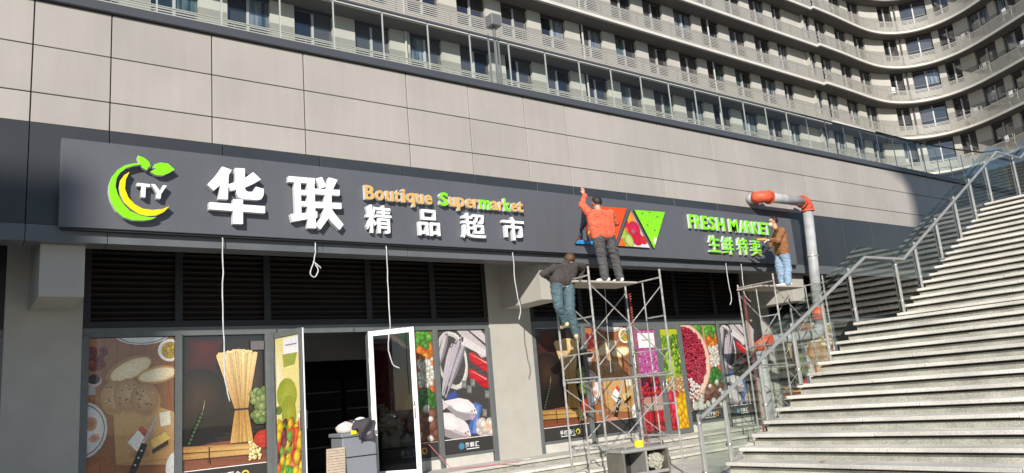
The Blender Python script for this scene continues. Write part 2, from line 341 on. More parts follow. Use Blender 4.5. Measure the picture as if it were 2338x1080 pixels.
# ---------------------------------------------------------------- poster painter: flat printed shapes
class Ink:
    def __init__(s, asp=.6): s.v = []; s.f = []; s.c = []; s.lay = 0; s.asp = asp
    def poly(s, pts, c, c2=None):
        s.lay += 1; b = len(s.v); cs = c2 or c
        for i, (u, v) in enumerate(pts): s.v.append((u, v, s.lay)); s.c.append(c if (c2 is None or i < len(pts) / 2) else c2)
        s.f.append(tuple(range(b, b + len(pts)))); return s
    def rect(s, u0, u1, v0, v1, c, top=None):
        return s.poly([(u0, v0), (u1, v0), (u1, v1), (u0, v1)], c, top)
    def ell(s, u, v, a, b_, c, c2=None, rot=0, n=18, hi=(0, 0), same=False):
        if not same: s.lay += 1
        i0 = len(s.v); s.v.append((u + hi[0] * a, v + hi[1] * b_, s.lay)); s.c.append(c); c2 = c2 or c
        ca, sa = math.cos(rot), math.sin(rot)
        for i in range(n):
            t = 2 * math.pi * i / n; p, q = a * s.asp * math.cos(t), b_ * math.sin(t)
            s.v.append((u + (p * ca - q * sa) / s.asp, v + p * sa + q * ca, s.lay)); s.c.append(c2)
        for i in range(n): s.f.append((i0, i0 + 1 + i, i0 + 1 + (i + 1) % n))
        return s
    def arcband(s, u, v, a, b_, t, c, a0=0, a1=360, n=40):
        s.lay += 1; i0 = len(s.v)
        for i in range(n + 1):
            th = math.radians(a0 + (a1 - a0) * i / n)
            for k in (1, 1 - t): s.v.append((u + a * k * math.cos(th), v + b_ * k * math.sin(th), s.lay)); s.c.append(c)
        for i in range(n): s.f.append((i0 + 2 * i, i0 + 2 * i + 2, i0 + 2 * i + 3, i0 + 2 * i + 1))
        return s
    def blobs(s, n, u0, u1, v0, v1, a, b_, cols, rot=None, inside=None, seed=1):
        rnd = random.Random(seed)
        for _ in range(n):
            u, v = rnd.uniform(u0, u1), rnd.uniform(v0, v1)
            if inside and not inside(u, v): continue
            c = rnd.choice(cols); k = rnd.uniform(.8, 1.2)
            s.ell(u, v, a * k, b_ * k, tuple(min(1, x * 1.7 + .03) for x in c), tuple(x * .55 for x in c), rnd.uniform(0, 3) if rot is None else rot, 9, (-.25, .3))
        return s
    def fish(s, u0, v0, u1, v1, w, c):          # tail (u0, v0) to snout (u1, v1)
        d = Vector(((u1 - u0) * s.asp, v1 - v0)); n_ = Vector((-d.y, d.x)).normalized() * w; P = lambda t, k: (u0 + (u1 - u0) * t + n_.x * k / s.asp, v0 + (v1 - v0) * t + n_.y * k)
        prof = [(0, .45), (.07, .16), (.2, .42), (.45, .9), (.7, 1.0), (.88, .7), (1, .08)]
        s.poly([P(t, k) for t, k in prof] + [P(t, -k) for t, k in reversed(prof)], tuple(x * .42 for x in c))
        s.poly([P(t, k * .95) for t, k in prof] + [P(t, -k * .1) for t, k in reversed(prof)], c)
        s.poly([P(t, -k * .05) for t, k in prof[1:]] + [P(t, -k * .3) for t, k in reversed(prof[1:])], tuple(x * .7 for x in c))
        s.ell(*P(.92, .2), .014 / s.asp * .6, .009, (.02, .02, .02)); return s
    def build(s, name, fmap, nrm, mt, parent=None, step=.00006):
        me = bpy.data.meshes.new(name); nrm = Vector(nrm); org = ORG[parent.name] if parent else Vector((0, 0, 0))
        me.from_pydata([tuple(fmap(u, v) + nrm * (step * L) - org) for u, v, L in s.v], [], s.f)
        at_ = me.color_attributes.new('ink', 'FLOAT_COLOR', 'POINT')
        at_.data.foreach_set('color', [x for c in s.c for x in (*c, 1.0)])
        me.materials.append(mt)
        bm = bmesh.new(); bm.from_mesh(me); bm.normal_update()
        for f in bm.faces:
            if f.normal.dot(nrm) < 0: f.normal_flip()
        bm.to_mesh(me); bm.free(); me.update()
        o = bpy.data.objects.new(name, me); col.objects.link(o); o.parent = parent; ORG[o.name] = org; return o

def clip(ink):                        # keep the print inside its sheet
    ink.v = [(min(max(u, 0), 1), min(max(v, 0), 1), L) for u, v, L in ink.v]; return ink
wood = (.30, .115, .045)
def p_bread():
    k = Ink(); rnd = random.Random(2); k.rect(0, 1, 0, 1, wood)
    for i in range(6):
        c = rnd.uniform(.75, 1.25); c2 = c * rnd.uniform(.8, 1.1); k.rect(i / 6, i / 6 + .163, 0, 1, tuple(x * c for x in wood), tuple(x * c2 for x in wood))
        for j in range(14): u = i / 6 + rnd.uniform(.005, .15); v = rnd.uniform(0, .8); c = rnd.uniform(.6, 1.35); k.rect(u, u + .006, v, v + rnd.uniform(.1, .3), tuple(x * c for x in wood))
        k.rect(i / 6 + .163, i / 6 + .1667, 0, 1, (.09, .03, .012))
    for u, v, a, b_ in ((.5, .66, .42, .16), (.66, .25, .42, .26), (.95, .88, .2, .11), (-.03, .34, .36, .24)): k.ell(u, v, a, b_, (.10, .035, .015), wood)
    k.ell(.62, 1.03, .33, .085, (.75, .74, .70), (.7, .68, .65)).arcband(.62, 1.03, .3, .075, .06, (.06, .04, .04))
    k.ell(.95, .90, .15, .085, (.8, .78, .72)).ell(.95, .90, .11, .065, (.45, .30, .03)); k.blobs(26, .86, 1, .85, .95, .022, .013, [(.55, .36, .03), (.35, .22, .02)], seed=3)
    k.blobs(40, 0, .2, .78, .93, .03, .017, [(.22, .01, .012), (.12, .005, .01)], seed=4)
    k.ell(.08, .70, .085, .045, (.5, .45, .42)).ell(.08, .71, .07, .035, (.04, .015, .01)).rect(.02, .1, .6, .66, (.45, .40, .38))
    k.ell(-.05, .36, .29, .20, (.75, .73, .70), (.62, .6, .58)).arcband(-.05, .36, .26, .18, .04, (.05, .05, .06)); k.ell(.06, .40, .07, .05, (.42, .16, .06), (.55, .35, .22)).ell(.1, .30, .06, .03, (.55, .16, .08), (.6, .4, .3), .4)
    k.poly([(.30, .47), (.75, .50), (1.0, .44), (1.0, .06), (.34, .10)], (.56, .335, .14), (.48, .27, .10))
    for j in range(40): u = rnd.uniform(.36, .95); v = rnd.uniform(.11, .25); c = rnd.uniform(.85, 1.1); k.rect(u, u + .005, v, v + rnd.uniform(.05, .2), (.52 * c, .30 * c, .12 * c))
    for u, v in ((.33, .555), (.48, .56), (.67, .525)): k.ell(u, v, .17, .11, (.12, .05, .02), (.50, .29, .115))
    k.ell(.60, .16, .16, .05, (.22, .11, .04), (.52, .3, .12)).ell(.86, .21, .14, .06, (.22, .11, .04), (.52, .3, .12))
    k.rect(.345, .995, .10, .105, (.35, .18, .06))
    k.ell(.47, .77, .29, .085, (.62, .38, .16), (.36, .16, .05), .42).ell(.49, .77, .25, .062, (.92, .78, .54), (.82, .62, .36), .42)
    k.ell(.80, .72, .25, .065, (.72, .48, .2), (.50, .25, .08), .15).ell(.80, .72, .22, .048, (.95, .85, .62), (.85, .66, .38), .15)
    for u, v in ((.31, .58), (.46, .59), (.65, .555)):
        k.ell(u, v, .165, .115, (.60, .37, .20), (.38, .19, .08)); k.blobs(22, u - .1, u + .1, v - .07, v + .07, .012, .007, [(.16, .07, .03), (.6, .4, .22)], seed=int(u * 90))
    k.poly([(.82, .44), (.95, .45), (.96, .35), (.84, .34)], (.80, .74, .56))
    k.poly([(.46, .25), (.58, .33), (.68, .26), (.57, .18)], (.84, .80, .74)).poly([(.58, .33), (.62, .36), (.70, .31), (.68, .26)], (.5, .06, .03))
    k.poly([(.62, .24), (.68, .25), (.80, .41), (.78, .42)], (.42, .40, .38)).poly([(.48, .03), (.55, .02), (.69, .22), (.62, .24)], (.02, .018, .02))
    for t in (.3, .55, .8): k.ell(.51 + .14 * t, .03 + .19 * t, .012, .007, (.6, .6, .6))
    k.poly([(.72, .25), (.90, .30), (.95, .25), (.76, .19)], (.70, .50, .14)).poly([(.74, .18), (.93, .24), (.93, .21), (.75, .15)], (.06, .03, .015))
    k.ell(.45, -.02, .24, .05, (.62, .26, .18), (.5, .25, .16)).ell(1.02, .03, .12, .12, (.72, .7, .66))
    return clip(k)
def p_spag():
    k = Ink(); B = (.014, .010, .009); k.rect(0, 1, 0, 1, B).ell(.25, .92, .5, .3, (.085, .017, .012), B, 0, 30).ell(.85, .7, .45, .45, (.055, .03, .02), B, 0, 30).ell(.2, .55, .3, .2, (.05, .024, .016), B, 0, 30)
    k.rect(0, 1, 0, .16, (.20, .06, .03), (.13, .045, .02)).ell(.55, .13, .5, .06, (.26, .08, .03), (.17, .05, .025))
    rnd = random.Random(5)
    for i in range(190):
        t = rnd.uniform(-1, 1); u0 = .70 + t * .075; u1 = .655 + t * .25; v1 = .875 - .03 * t * t + rnd.uniform(-.012, .012); c = rnd.uniform(.65, 1.1)
        w_ = .0065; cc = (.86 * c, .62 * c, .30 * c)
        k.poly([(u0 - w_, .42), (u0 + w_, .42), (u1 + w_, v1), (u1 - w_, v1)], (.42 * c, .22 * c, .06 * c), cc)
        u2 = .70 + t * .135; k.poly([(u2 - w_, .17), (u2 + w_, .17), (u0 + w_, .42), (u0 - w_, .42)], (.55 * c, .33 * c, .1 * c), (.4 * c, .2 * c, .05 * c))
    for i in range(60): t = rnd.uniform(-1, 1); k.ell(.655 + t * .25, .875 - .03 * t * t + rnd.uniform(-.008, .012), .011, .006, (.85, .62, .28), n=6)
    k.rect(.58, .80, .415, .428, (.02, .015, .01))
    for i in range(46):
        v = rnd.uniform(.06, .155); c = rnd.uniform(.55, 1); k.poly([(0, v + .02), (0, v + .026), (.88, v * .8 + .028), (.88, v * .8 + .02)], (.42 * c, .22 * c, .06 * c), (.62 * c, .38 * c, .13 * c))
    k.blobs(40, .78, .93, .03, .17, .018, .012, [(.62, .46, .2), (.75, .58, .28)], seed=8).rect(.30, .315, .04, .16, (.03, .02, .01))
    k.ell(.97, .18, .13, .07, (.48, .035, .015), (.3, .02, .01), 0, 18, (-.2, .3))
    for i in range(9): k.ell(.08 + .018 * i, .20 + .026 * i, .020, .012, (.07, .12, .06), (.02, .045, .02), .9)
    k.poly([(.23, .42), (.25, .46), (.26, .52), (.245, .47)], (.35, .4, .25)); k.blobs(40, .84, 1, .32, .56, .05, .03, [(.10, .15, .035), (.16, .2, .06)], seed=9)
    k.rect(.82, .99, .88, .95, (.14, .12, .12))
    return clip(k)
def p_beans():
    k = Ink(); k.rect(0, 1, 0, 1, (.16, .06, .03), (.10, .16, .03))
    k.rect(.45, 1, .48, 1, (.42, .10, .03), (.5, .12, .04)); k.blobs(70, .5, 1, .45, 1, .07, .045, [(.62, .14, .01), (.55, .2, .02), (.5, .07, .02)], seed=11)
    k.blobs(60, .25, 1, .86, 1.0, .06, .03, [(.06, .2, .02), (.1, .3, .03)], seed=12); k.rect(.62, .66, .7, 1, (.5, .25, .15))
    k.blobs(80, .72, .98, .5, .74, .035, .025, [(.5, .47, .4), (.6, .56, .5)], seed=13)
    k.blobs(45, .45, .95, .28, .44, .07, .05, [(.03, .13, .02), (.05, .22, .03)], seed=14)
    k.blobs(60, 0, 1, 0, .25, .10, .05, [(.14, .05, .03), (.22, .07, .04)], seed=15)
    k.blobs(20, .1, .95, .02, .4, .045, .035, [(.55, .53, .48)], seed=16)
    k.ell(.05, .58, .66, .45, (.66, .42, .33), (.72, .5, .4), 0, 48).arcband(.05, .58, .66, .45, .035, (.5, .28, .2)).ell(.03, .60, .55, .385, (.19, .012, .02), None, 0, 40)
    k.blobs(1150, 0, .58, .22, 1, .023, .017, [(.34, .012, .04), (.26, .008, .03), (.42, .03, .06)], inside=lambda u, v: ((u - .03) / .54) ** 2 + ((v - .60) / .378) ** 2 < 1, seed=17)
    k.blobs(55, 0, .3, .16, .36, .028, .02, [(.55, .5, .48)], inside=lambda u, v: ((u - .03) / .58) ** 2 + ((v - .60) / .4) ** 2 < 1.1 and v < .42 - .5 * u, seed=18)
    for u, v, a in ((.1, .05, .07), (.25, .04, .09), (.45, .06, .05), (.62, .07, .07)): k.ell(u, v, a, a * .75, (.75, .73, .68), (.55, .53, .48))
    return clip(k)
def p_fish():
    k = Ink(); k.rect(0, 1, 0, 1, (.05, .047, .045), (.06, .055, .055))
    k.ell(.28, .72, .30, .28, (.10, .095, .09), (.5, .47, .44), .2).ell(.28, .72, .25, .235, (.06, .055, .055), None, .2)
    for i in range(14): t = -1.2 + i * .22; k.ell(.28 + .275 * math.cos(t), .72 + .255 * math.sin(t), .012, .05, (.62, .6, .55), None, t)
    for i, (u0, v0, u1, v1) in enumerate(((-.05, .60, .22, .99), (.02, .40, .30, .88), (.0, .36, .40, .92), (.06, .40, .50, .95), (.10, .38, .58, .90))): k.fish(u0, v0, u1, v1, .036, (.50 - .03 * i, .44 - .025 * i, .47 - .02 * i))
    k.poly([(.40, 1), (.62, 1), (1.0, .83), (1.0, .74), (.88, .73)], (.48, .42, .43)).poly([(.66, 1), (.9, 1), (1, .94), (1, .86)], (.52, .46, .48)).poly([(.5, .86), (.95, .74), (.98, .80), (.55, .94)], (.6, .56, .56))
    for (u, v, r) in ((.83, .69, -.35), (.80, .535, -.3)):
        k.ell(u, v, .22, .045, (.55, .02, .03), (.36, .01, .02), r).ell(u - .12, v + .06, .10, .03, (.62, .03, .04), (.4, .01, .02), r).ell(u + .1, v - .06, .13, .03, (.5, .015, .02), (.33, .01, .02), r)
        k.poly([(u - .2, v + .09), (u + .15, v - .02), (u + .15, v - .005)], (.75, .3, .28))
    for (u, v) in ((.48, .49), (.58, .44), (.94, .38), (.86, .21), (.66, .50)): k.poly([(u - .05, v - .03), (u + .04, v - .04), (u + .05, v + .03), (u - .04, v + .04)], (.17, .17, .16)).poly([(u - .03, v - .02), (u + .03, v - .02), (u + .03, v + .02)], (.26, .26, .25))
    k.poly([(.12, .40), (.30, .44), (.34, .36), (.14, .30)], (.05, .075, .26)).poly([(.48, .04), (.66, .32), (.82, .28), (.66, .02)], (.06, .12, .36)).poly([(.58, .04), (.70, .29), (.76, .28), (.66, .03)], (.13, .22, .5))
    k.fish(-.30, .25, .54, .01, .125, (.66, .58, .60)).ell(.12, .16, .22, .07, (.78, .74, .73), (.66, .58, .60), -.3).fish(.0, .345, .70, .21, .10, (.68, .62, .64)).ell(.40, .285, .20, .05, (.80, .76, .76), (.68, .62, .64), -.2)
    k.poly([(.0, .36), (.12, .33), (.14, .30), (.0, .26)], (.58, .5, .52)).ell(.60, .235, .013, .008, (.03, .02, .02)).poly([(.55, .2), (.66, .19), (.6, .15)], (.5, .32, .34)).ell(.44, .04, .014, .009, (.04, .02, .02)).ell(.47, .02, .03, .012, (.6, .25, .2))
    k.blobs(16, .72, 1, 0, .14, .09, .05, [(.55, .47, .43), (.6, .5, .46)], seed=21).ell(.9, .08, .07, .04, (.68, .3, .13), (.65, .5, .42))
    return clip(k)
def p_fruit():
    k = Ink(.34); k.rect(0, 1, 0, 1, (.55, .5, .22), (.62, .55, .22)).ell(.1, .7, .3, .3, (.72, .68, .5), (.6, .52, .2)).poly([(.3, .88), (.95, .9), (.8, .80), (.35, .79)], (.2, .26, .03))
    k.ell(.45, .60, .42, .115, (.30, .33, .035), (.22, .25, .02)).ell(.52, .47, .3, .13, (.3, .32, .035), (.2, .23, .02)).ell(.1, .5, .14, .03, (.09, .13, .03))
    k.rect(.35, 1, .88, .99, (.66, .65, .68)).rect(.45, .9, .935, .945, (.2, .2, .24)); k.rect(0, 1, 0, .41, (.08, .03, .03))
    k.blobs(90, 0, 1, 0, .41, .15, .037, [(.52, .34, .005), (.45, .02, .015), (.05, .23, .02), (.07, .012, .03), (.52, .09, .01), (.5, .33, .005)], rot=.9, seed=23); return clip(k)
def p_meat():
    k = Ink(.34); k.rect(0, 1, 0, 1, (.2, .02, .02), (.38, .06, .2)); k.rect(0, 1, .54, .98, (.40, .08, .25), (.42, .07, .26))
    k.blobs(260, 0, 1, .54, .98, .05, .022, [(.42, .09, .27), (.36, .06, .22), (.5, .16, .34)], seed=25); k.rect(.08, .95, .82, .965, (.78, .77, .76)).rect(.25, .8, .89, .90, (.25, .25, .25))
    k.arcband(.9, .5, .35, .09, .12, (.75, .45, .55), 90, 270); k.rect(0, 1, .44, .54, (.05, .01, .025)); k.blobs(30, 0, 1, .4, .54, .08, .03, [(.35, .01, .02), (.06, .01, .02), (.5, .05, .06)], seed=26)
    for v in (.36, .30): k.rect(0, 1, v, v + .04, (.32, .02, .02)); k.rect(.1, .9, v + .01, v + .03, (.5, .03, .03))
    k.rect(0, 1, .28, .34, (.42, .22, .18)).rect(0, 1, .20, .28, (.35, .3, .24))
    for i in range(6): k.rect(.02 + i * .17, .13 + i * .17, .07, .21, (.45, .02, .02)).ell(.075 + i * .17, .07, .05, .03, (.06, .03, .03))
    k.blobs(30, 0, 1, 0, .06, .08, .03, [(.42, .02, .02), (.2, .03, .03)], seed=27); return clip(k)
def p_veg():
    k = Ink(.34); k.rect(0, 1, 0, 1, (.12, .18, .02), (.35, .42, .03)); k.poly([(0, .88), (1, .96), (1, 1), (0, 1)], (.42, .46, .02)).poly([(0, .84), (1, .9), (1, .94), (0, .9)], (.06, .24, .03))
    k.blobs(300, 0, 1, .56, .92, .06, .03, [(.22, .34, .015), (.12, .24, .01), (.32, .45, .03), (.05, .12, .01)], seed=29); k.poly([(.2, .68), (.6, .68), (.55, .46), (.3, .46)], (.36, .48, .07))
    k.rect(0, 1, .36, .47, (.14, .08, .04)); k.blobs(130, 0, 1, .36, .50, .06, .02, [(.42, .24, .1), (.55, .38, .2), (.3, .16, .06)], seed=30); k.rect(.1, .9, .335, .355, (.3, .1, .3))
    k.rect(0, .5, 0, .335, (.3, .01, .015)).rect(.5, 1, 0, .335, (.6, .32, .0)); k.blobs(40, 0, .5, 0, .33, .17, .06, [(.42, .015, .02), (.36, .01, .02), (.48, .02, .06)], seed=31).blobs(34, .5, 1, 0, .33, .17, .06, [(.62, .33, .0), (.56, .28, .0)], seed=32)
    return clip(k)

_tm = {}
def text_mesh(ch, bold=.03, depth=1.0):
    key = (ch, bold)
    if key not in _tm:
        cu = bpy.data.curves.new('t', 'FONT'); cu.body = ch; cu.size = 1; cu.offset = bold; cu.extrude = .5; cu.resolution_u = 3
        o = bpy.data.objects.new('t', cu); col.objects.link(o); dg = bpy.context.evaluated_depsgraph_get(); dg.update()
        me = bpy.data.meshes.new_from_object(o.evaluated_get(dg)); bpy.data.objects.remove(o); bpy.data.curves.remove(cu)
        co = np.array([v.co for v in me.vertices]); _tm[key] = (co, [tuple(p.vertices) for p in me.polygons]); bpy.data.meshes.remove(me)
    return _tm[key]
def char(ch, x0, x1, z0, z1, yf, yb, name, mats, parent, bold=.03, fmap=None):
    co, fs = text_mesh(ch, bold); lo, hi = co.min(0), co.max(0); s = MB()
    for c in co:
        t = (c - lo) / np.maximum(hi - lo, 1e-6)
        p = Vector((x0 + (x1 - x0) * t[0], yb + (yf - yb) * t[2], z0 + (z1 - z0) * t[1])); s.v.append(tuple(fmap(p) if fmap else p))
    for f in fs:
        zs = [co[i][2] for i in f]; s.cur = 0 if max(zs) - min(zs) < 1e-4 and zs[0] > 0 else 1
        s.face(f)
    me = s.build(name, mats, parent)
    bm = bmesh.new(); bm.from_mesh(me.data); bmesh.ops.recalc_face_normals(bm, faces=bm.faces); bm.to_mesh(me.data); bm.free()
    return me

CAPT = {'fish': ('海鲜汇', (.05, .2, .33)), 'spag': ('手打面食', (.6, .5, .05)), 'beans': ('南北干货', (.6, .25, .05)), 'bread': (None, (.4, .1, .3))}
ART = {}
DESC = {'bread': 'poster of bread, loaves and a knife', 'spag': 'poster of a tied spaghetti bundle',
        'beans': 'poster of a bowl of red beans', 'fish': 'poster of silver fish and lobsters',
        'fruit': 'narrow poster of a pear above colourful sweets', 'meat': 'narrow poster of magenta cabbage and packed red meat', 'veg': 'narrow poster of green vegetables, nuts and bell peppers'}
FN = dict(bread=p_bread, spag=p_spag, beans=p_beans, fish=p_fish, fruit=p_fruit, meat=p_meat, veg=p_veg)
def poster(kind, x0, x1, where, z0=None, z1=None, y=GY + .012):
    z1 = TOP - .01 if z1 is None else z1; strip = kind in CAPT; zb = Z(-.74) if strip else (Z(-1.0) if z0 is None else z0)
    t = thing('food_poster', ((x0 + x1) / 2, y, BOT), DESC[kind] + ' ' + where, 'poster')
    if kind not in ART: ART[kind] = FN[kind]()
    ART[kind].build('printed_picture', lambda u, v: Vector((x0 + (x1 - x0) * u, y, zb + (z1 - zb) * v)), (0, -1, 0), PRINT, t)
    boxpart('backing_sheet', M['dark'], t, x0, x1, y + .001, y + .012, BOT, z1)
    if strip:
        boxpart('caption_strip', M['binpanel'], t, x0, x1, y - .003, y, BOT + .002, zb - .012)
        boxpart('caption_line', M['whiteframe'], t, x0, x1, y - .003, y, zb - .011, zb - .001)
        tx, cc = CAPT[kind]; w_ = x1 - x0; cm = mat('caption_' + kind, cc, .5)
        zc = (BOT + zb) / 2 - .01; xs = x0 + w_ * (.42 if kind == 'fish' else .36)
        if tx:
            for i, ch in enumerate(tx): char(ch, xs + i * .115, xs + i * .115 + .1, zc - .04, zc + .06, y - .005, y - .0035, 'caption_letter', [M['white'], M['white']], t, .01)
            boxpart('caption_rule', M['white'], t, xs + .02, xs + .11 * len(tx), y - .005, y - .0035, zc - .075, zc - .062)
            lx = xs - .09 if kind == 'fish' else xs + .115 * len(tx) + .06
            d = MB(); d.tube([(lx, y - .005, zc), (lx, y - .0035, zc)], .065, 18); d.build('caption_emblem', cm, t)
            if kind != 'fish': MB().tube([(lx, y - .0065, zc), (lx, y - .0052, zc)], .038, 14).build('caption_emblem_centre', M['binpanel'], t)
    return t
poster('bread', 1.84, 3.115, 'beside the shaded corner column')
poster('spag', 3.235, 4.61, 'beside the propped open glass door')
poster('beans', 6.72, 8.035, 'behind the white edged open door')
poster('fish', 8.155, 9.36, 'left of the sunlit middle column')
poster('spag', 10.66, 12.04, 'behind the scaffold, beside the middle column')
poster('bread', 12.16, 13.54, 'behind the scaffold under the orange jacket')
poster('beans', 15.48, 16.91, 'right of the closed double doors')
poster('fish', 17.03, 18.10, 'behind the glass stair rail and red roped leg')
poster('spag', 19.38, 20.70, 'beyond the far column, seen through stair glass')
poster('bread', 20.82, 22.44, 'beyond the far column, above the stair edge')
poster('fish', 25.66, 26.8, 'far along the shop front behind the stairs')

# ---------------------------------------------------------------- shop doors
def door(name, hx, ang, label, sgn, face_mat_out, poster_kind=None, glass=True, w_=.94):
    # hinge at (hx, GY-.05); leaf runs along angle ang in plan; out = outer face side
    hz0, hz1 = FL + .015, TOP - .005
    d = Vector((math.cos(ang), -math.sin(ang), 0)); nrm = Vector((d.y, -d.x, 0)) * sgn       # nrm points to the outer face
    o = Vector((hx, GY - .06, 0)); t = thing('glass_door', (hx, GY - .06, hz0), label, 'door')
    fw = .095
    for (a0, a1, z0, z1) in ((0, fw, hz0, hz1), (w_ - fw, w_, hz0, hz1), (fw + .001, w_ - fw - .001, hz1 - fw, hz1), (fw + .001, w_ - fw - .001, hz0, hz0 + fw * 1.1)):
        for side, mt in ((1, face_mat_out), (-1, M['whiteframe'])):
            MB().obox(o + d * a0 + Vector((0, 0, z0)) + nrm * (.0005 * side), d * (a1 - a0), nrm * (.025 * side), Vector((0, 0, z1 - z0))).build('door_frame', mt, t, bevel=.003)
    MB().obox(o + d * (fw + .002) + Vector((0, 0, hz0 + fw * 1.1 + .002)) - nrm * .006, d * (w_ - 2 * fw - .004), nrm * .012, Vector((0, 0, hz1 - hz0 - fw * 2.1 - .004))).build('door_pane', GLD, t)
    if poster_kind:
        if poster_kind not in ART: ART[poster_kind] = FN[poster_kind]()
        a0, a1, z0, z1 = fw + .004, w_ - fw - .004, hz0 + fw * 1.1 + .004, hz1 - fw - .004
        fl = nrm.dot(Vector((0, -1, 0))) ; rev = sgn < 0
        ART[poster_kind].build('door_poster', lambda u, v: o + d * (a0 + (a1 - a0) * (1 - u if rev else u)) + nrm * .0085 + Vector((0, 0, z0 + (z1 - z0) * v)), tuple(nrm), PRINT, t)
    zz = hz0 + 1.02
    for side in (1, -1):
        hp = o + d * (w_ - .05)
        MB().tube([hp + nrm * .026 * side + Vector((0, 0, zz)), hp + nrm * .07 * side + Vector((0, 0, zz)), hp + nrm * .07 * side + Vector((0, 0, zz + .3)), hp + nrm * .026 * side + Vector((0, 0, zz + .3))], .011, 8).build('door_handle', M['stainless'], t, smooth=True)
    for z in (.35, 1.2, 2.1): MB().tube([o + Vector((-.0, 0.0, hz0 + z)) - d * .012, o + Vector((0, 0, hz0 + z + .1)) - d * .012], .014, 8).build('hinge', M['steel'], t)
    return t
door('glass_door', 4.735, math.radians(78), 'grey framed glass door opened outwards with pear and sweets print', 1, M['frame'], 'fruit')
door('glass_door', 6.60, math.radians(51), 'open glass door showing its bright white inner frame', -1, M['frame'])
door('glass_door', 13.665, 0.0, 'closed glass door with magenta cabbage and meat print behind the scaffold', 1, M['frame'], 'meat', w_=.86)
door('glass_door', 15.36, math.pi, 'closed glass door with green vegetable and pepper print behind the scaffold', -1, M['frame'], 'veg', w_=.82)

# ---------------------------------------------------------------- the sign
SY = 11.85
sign = thing('shop_sign', (9.8, SY, Z(2.8)), 'long grey supermarket sign board with raised Chinese and English letters', 'sign')
pz0, pz1 = Z(2.795), Z(4.07)
boxpart('sign_board', M['board'], sign, 1.21, 18.42, SY, 11.98, pz0, pz1, bevel=.006)
boxpart('board_shadow_gap', M['black'], sign, 1.25, 18.38, SY + .03, 11.968, pz0 - .03, pz0 - .002)
YB = SY - .015; YF = SY - .11
def flat(pts, org, sc, yf, yb, name, mats):
    s = MB(); P = [at(org[0] + x / sc, org[1] + y / sc, yf) for x, y in pts]
    b = len(P)
    area = sum(P[i].x * P[(i + 1) % b].z - P[(i + 1) % b].x * P[i].z for i in range(b))
    if area < 0: P = P[::-1]
    s.v = [tuple(p) for p in P] + [(p.x, yb, p.z) for p in P]
    s.cur = 0; s.face(range(b)); s.cur = 1
    for i in range(b): s.face((i, i + b, (i + 1) % b + b, (i + 1) % b))
    return s
def merged(polys, org, sc, name, mats, yf=YF, yb=YB):
    a = MB()
    for k, p in enumerate(polys):
        s = flat(p, org, sc, yf - .0012 * k, yb, name, mats); o = len(a.v); a.v += s.v
        for f, mi in zip(s.f, s.m): a.f.append(tuple(i + o for i in f)); a.m.append(mi)
    return a.build(name, mats, sign)
O1, S1 = (220, 330), 3.897
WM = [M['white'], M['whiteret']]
merged([[(1120, 195), (1205, 225), (1180, 270), (1120, 345), (1045, 410), (987, 355), (1050, 290), (1090, 240)],
        [(1105, 345), (1178, 268), (1170, 488), (1088, 484)],
        [(1235, 208), (1322, 213), (1322, 385), (1330, 408), (1350, 420), (1392, 420), (1405, 400), (1420, 374), (1490, 395), (1488, 450), (1470, 484), (1440, 493), (1310, 486), (1268, 470), (1250, 440), (1244, 390)],
        [(1170, 355), (1260, 325), (1330, 292), (1395, 245), (1465, 310), (1395, 350), (1320, 382), (1260, 398), (1195, 412)],
        [(1005, 512), (1500, 548), (1502, 611), (1005, 575)],
        [(1218, 485), (1305, 490), (1305, 707), (1216, 703)]], O1, S1, 'sign_character', WM)
merged([[(1710, 280), (1945, 300), (1945, 350), (1710, 331)],
        [(1760, 325), (1818, 330), (1826, 640), (1775, 650)], [(1876, 335), (1940, 340), (1955, 745), (1882, 742)],
        [(1812, 402), (1882, 408), (1882, 452), (1812, 446)], [(1815, 503), (1884, 509), (1884, 552), (1815, 547)],
        [(1728, 618), (1885, 606), (1966, 594), (1966, 650), (1890, 661), (1745, 686)]], O1, S1, 'sign_character_part', WM)
merged([[(1952, 302), (2008, 288), (2048, 375), (1990, 392)], [(2070, 292), (2146, 313), (2103, 404), (2040, 398)],
        [(1945, 392), (2165, 403), (2165, 455), (1945, 441)], [(1950, 508), (2180, 521), (2182, 573), (1950, 562)],
        [(2035, 438), (2092, 448), (2096, 570), (2062, 662), (1994, 756), (1948, 715), (2008, 640), (2030, 560)],
        [(2082, 556), (2126, 620), (2199, 711), (2166, 759), (2105, 702), (2056, 640)]], O1, S1, 'sign_character_part', WM)
GM = [M['green'], M['whiteret']]
YF = SY - .095
merged([[(395, 165), (330, 168), (255, 185), (190, 225), (140, 285), (112, 360), (110, 430), (130, 510), (175, 590), (240, 645), (320, 672), (420, 675), (490, 665), (535, 645), (480, 648), (390, 632), (300, 590), (235, 525), (190, 440), (170, 370), (180, 300), (215, 245), (270, 205), (340, 185), (400, 178)]], O1, S1, 'logo_green_crescent', GM)
merged([[(295, 243), (250, 270), (215, 315), (203, 380), (215, 450), (250, 520), (310, 575), (380, 618), (450, 635), (530, 630), (600, 600), (650, 548), (590, 573), (500, 582), (410, 570), (340, 530), (285, 470), (255, 395), (262, 310)]], O1, S1, 'logo_yellow_crescent', [M['yellow'], M['whiteret']], YF - .012, YB)
merged([[(372, 97), (430, 120), (470, 155), (483, 205), (465, 190), (452, 228), (410, 205), (385, 165), (365, 120)]], O1, S1, 'logo_leaf', GM, YF - .006)
merged([[(480, 240), (535, 210), (500, 205), (520, 175), (570, 160), (640, 170), (697, 222), (650, 250), (590, 275), (530, 270)]], O1, S1, 'logo_leaf', GM, YF - .006)
merged([[(362, 340), (475, 352), (475, 378), (362, 366)], [(402, 360), (440, 364), (436, 470), (400, 465)]], O1, S1, 'logo_letter', WM)
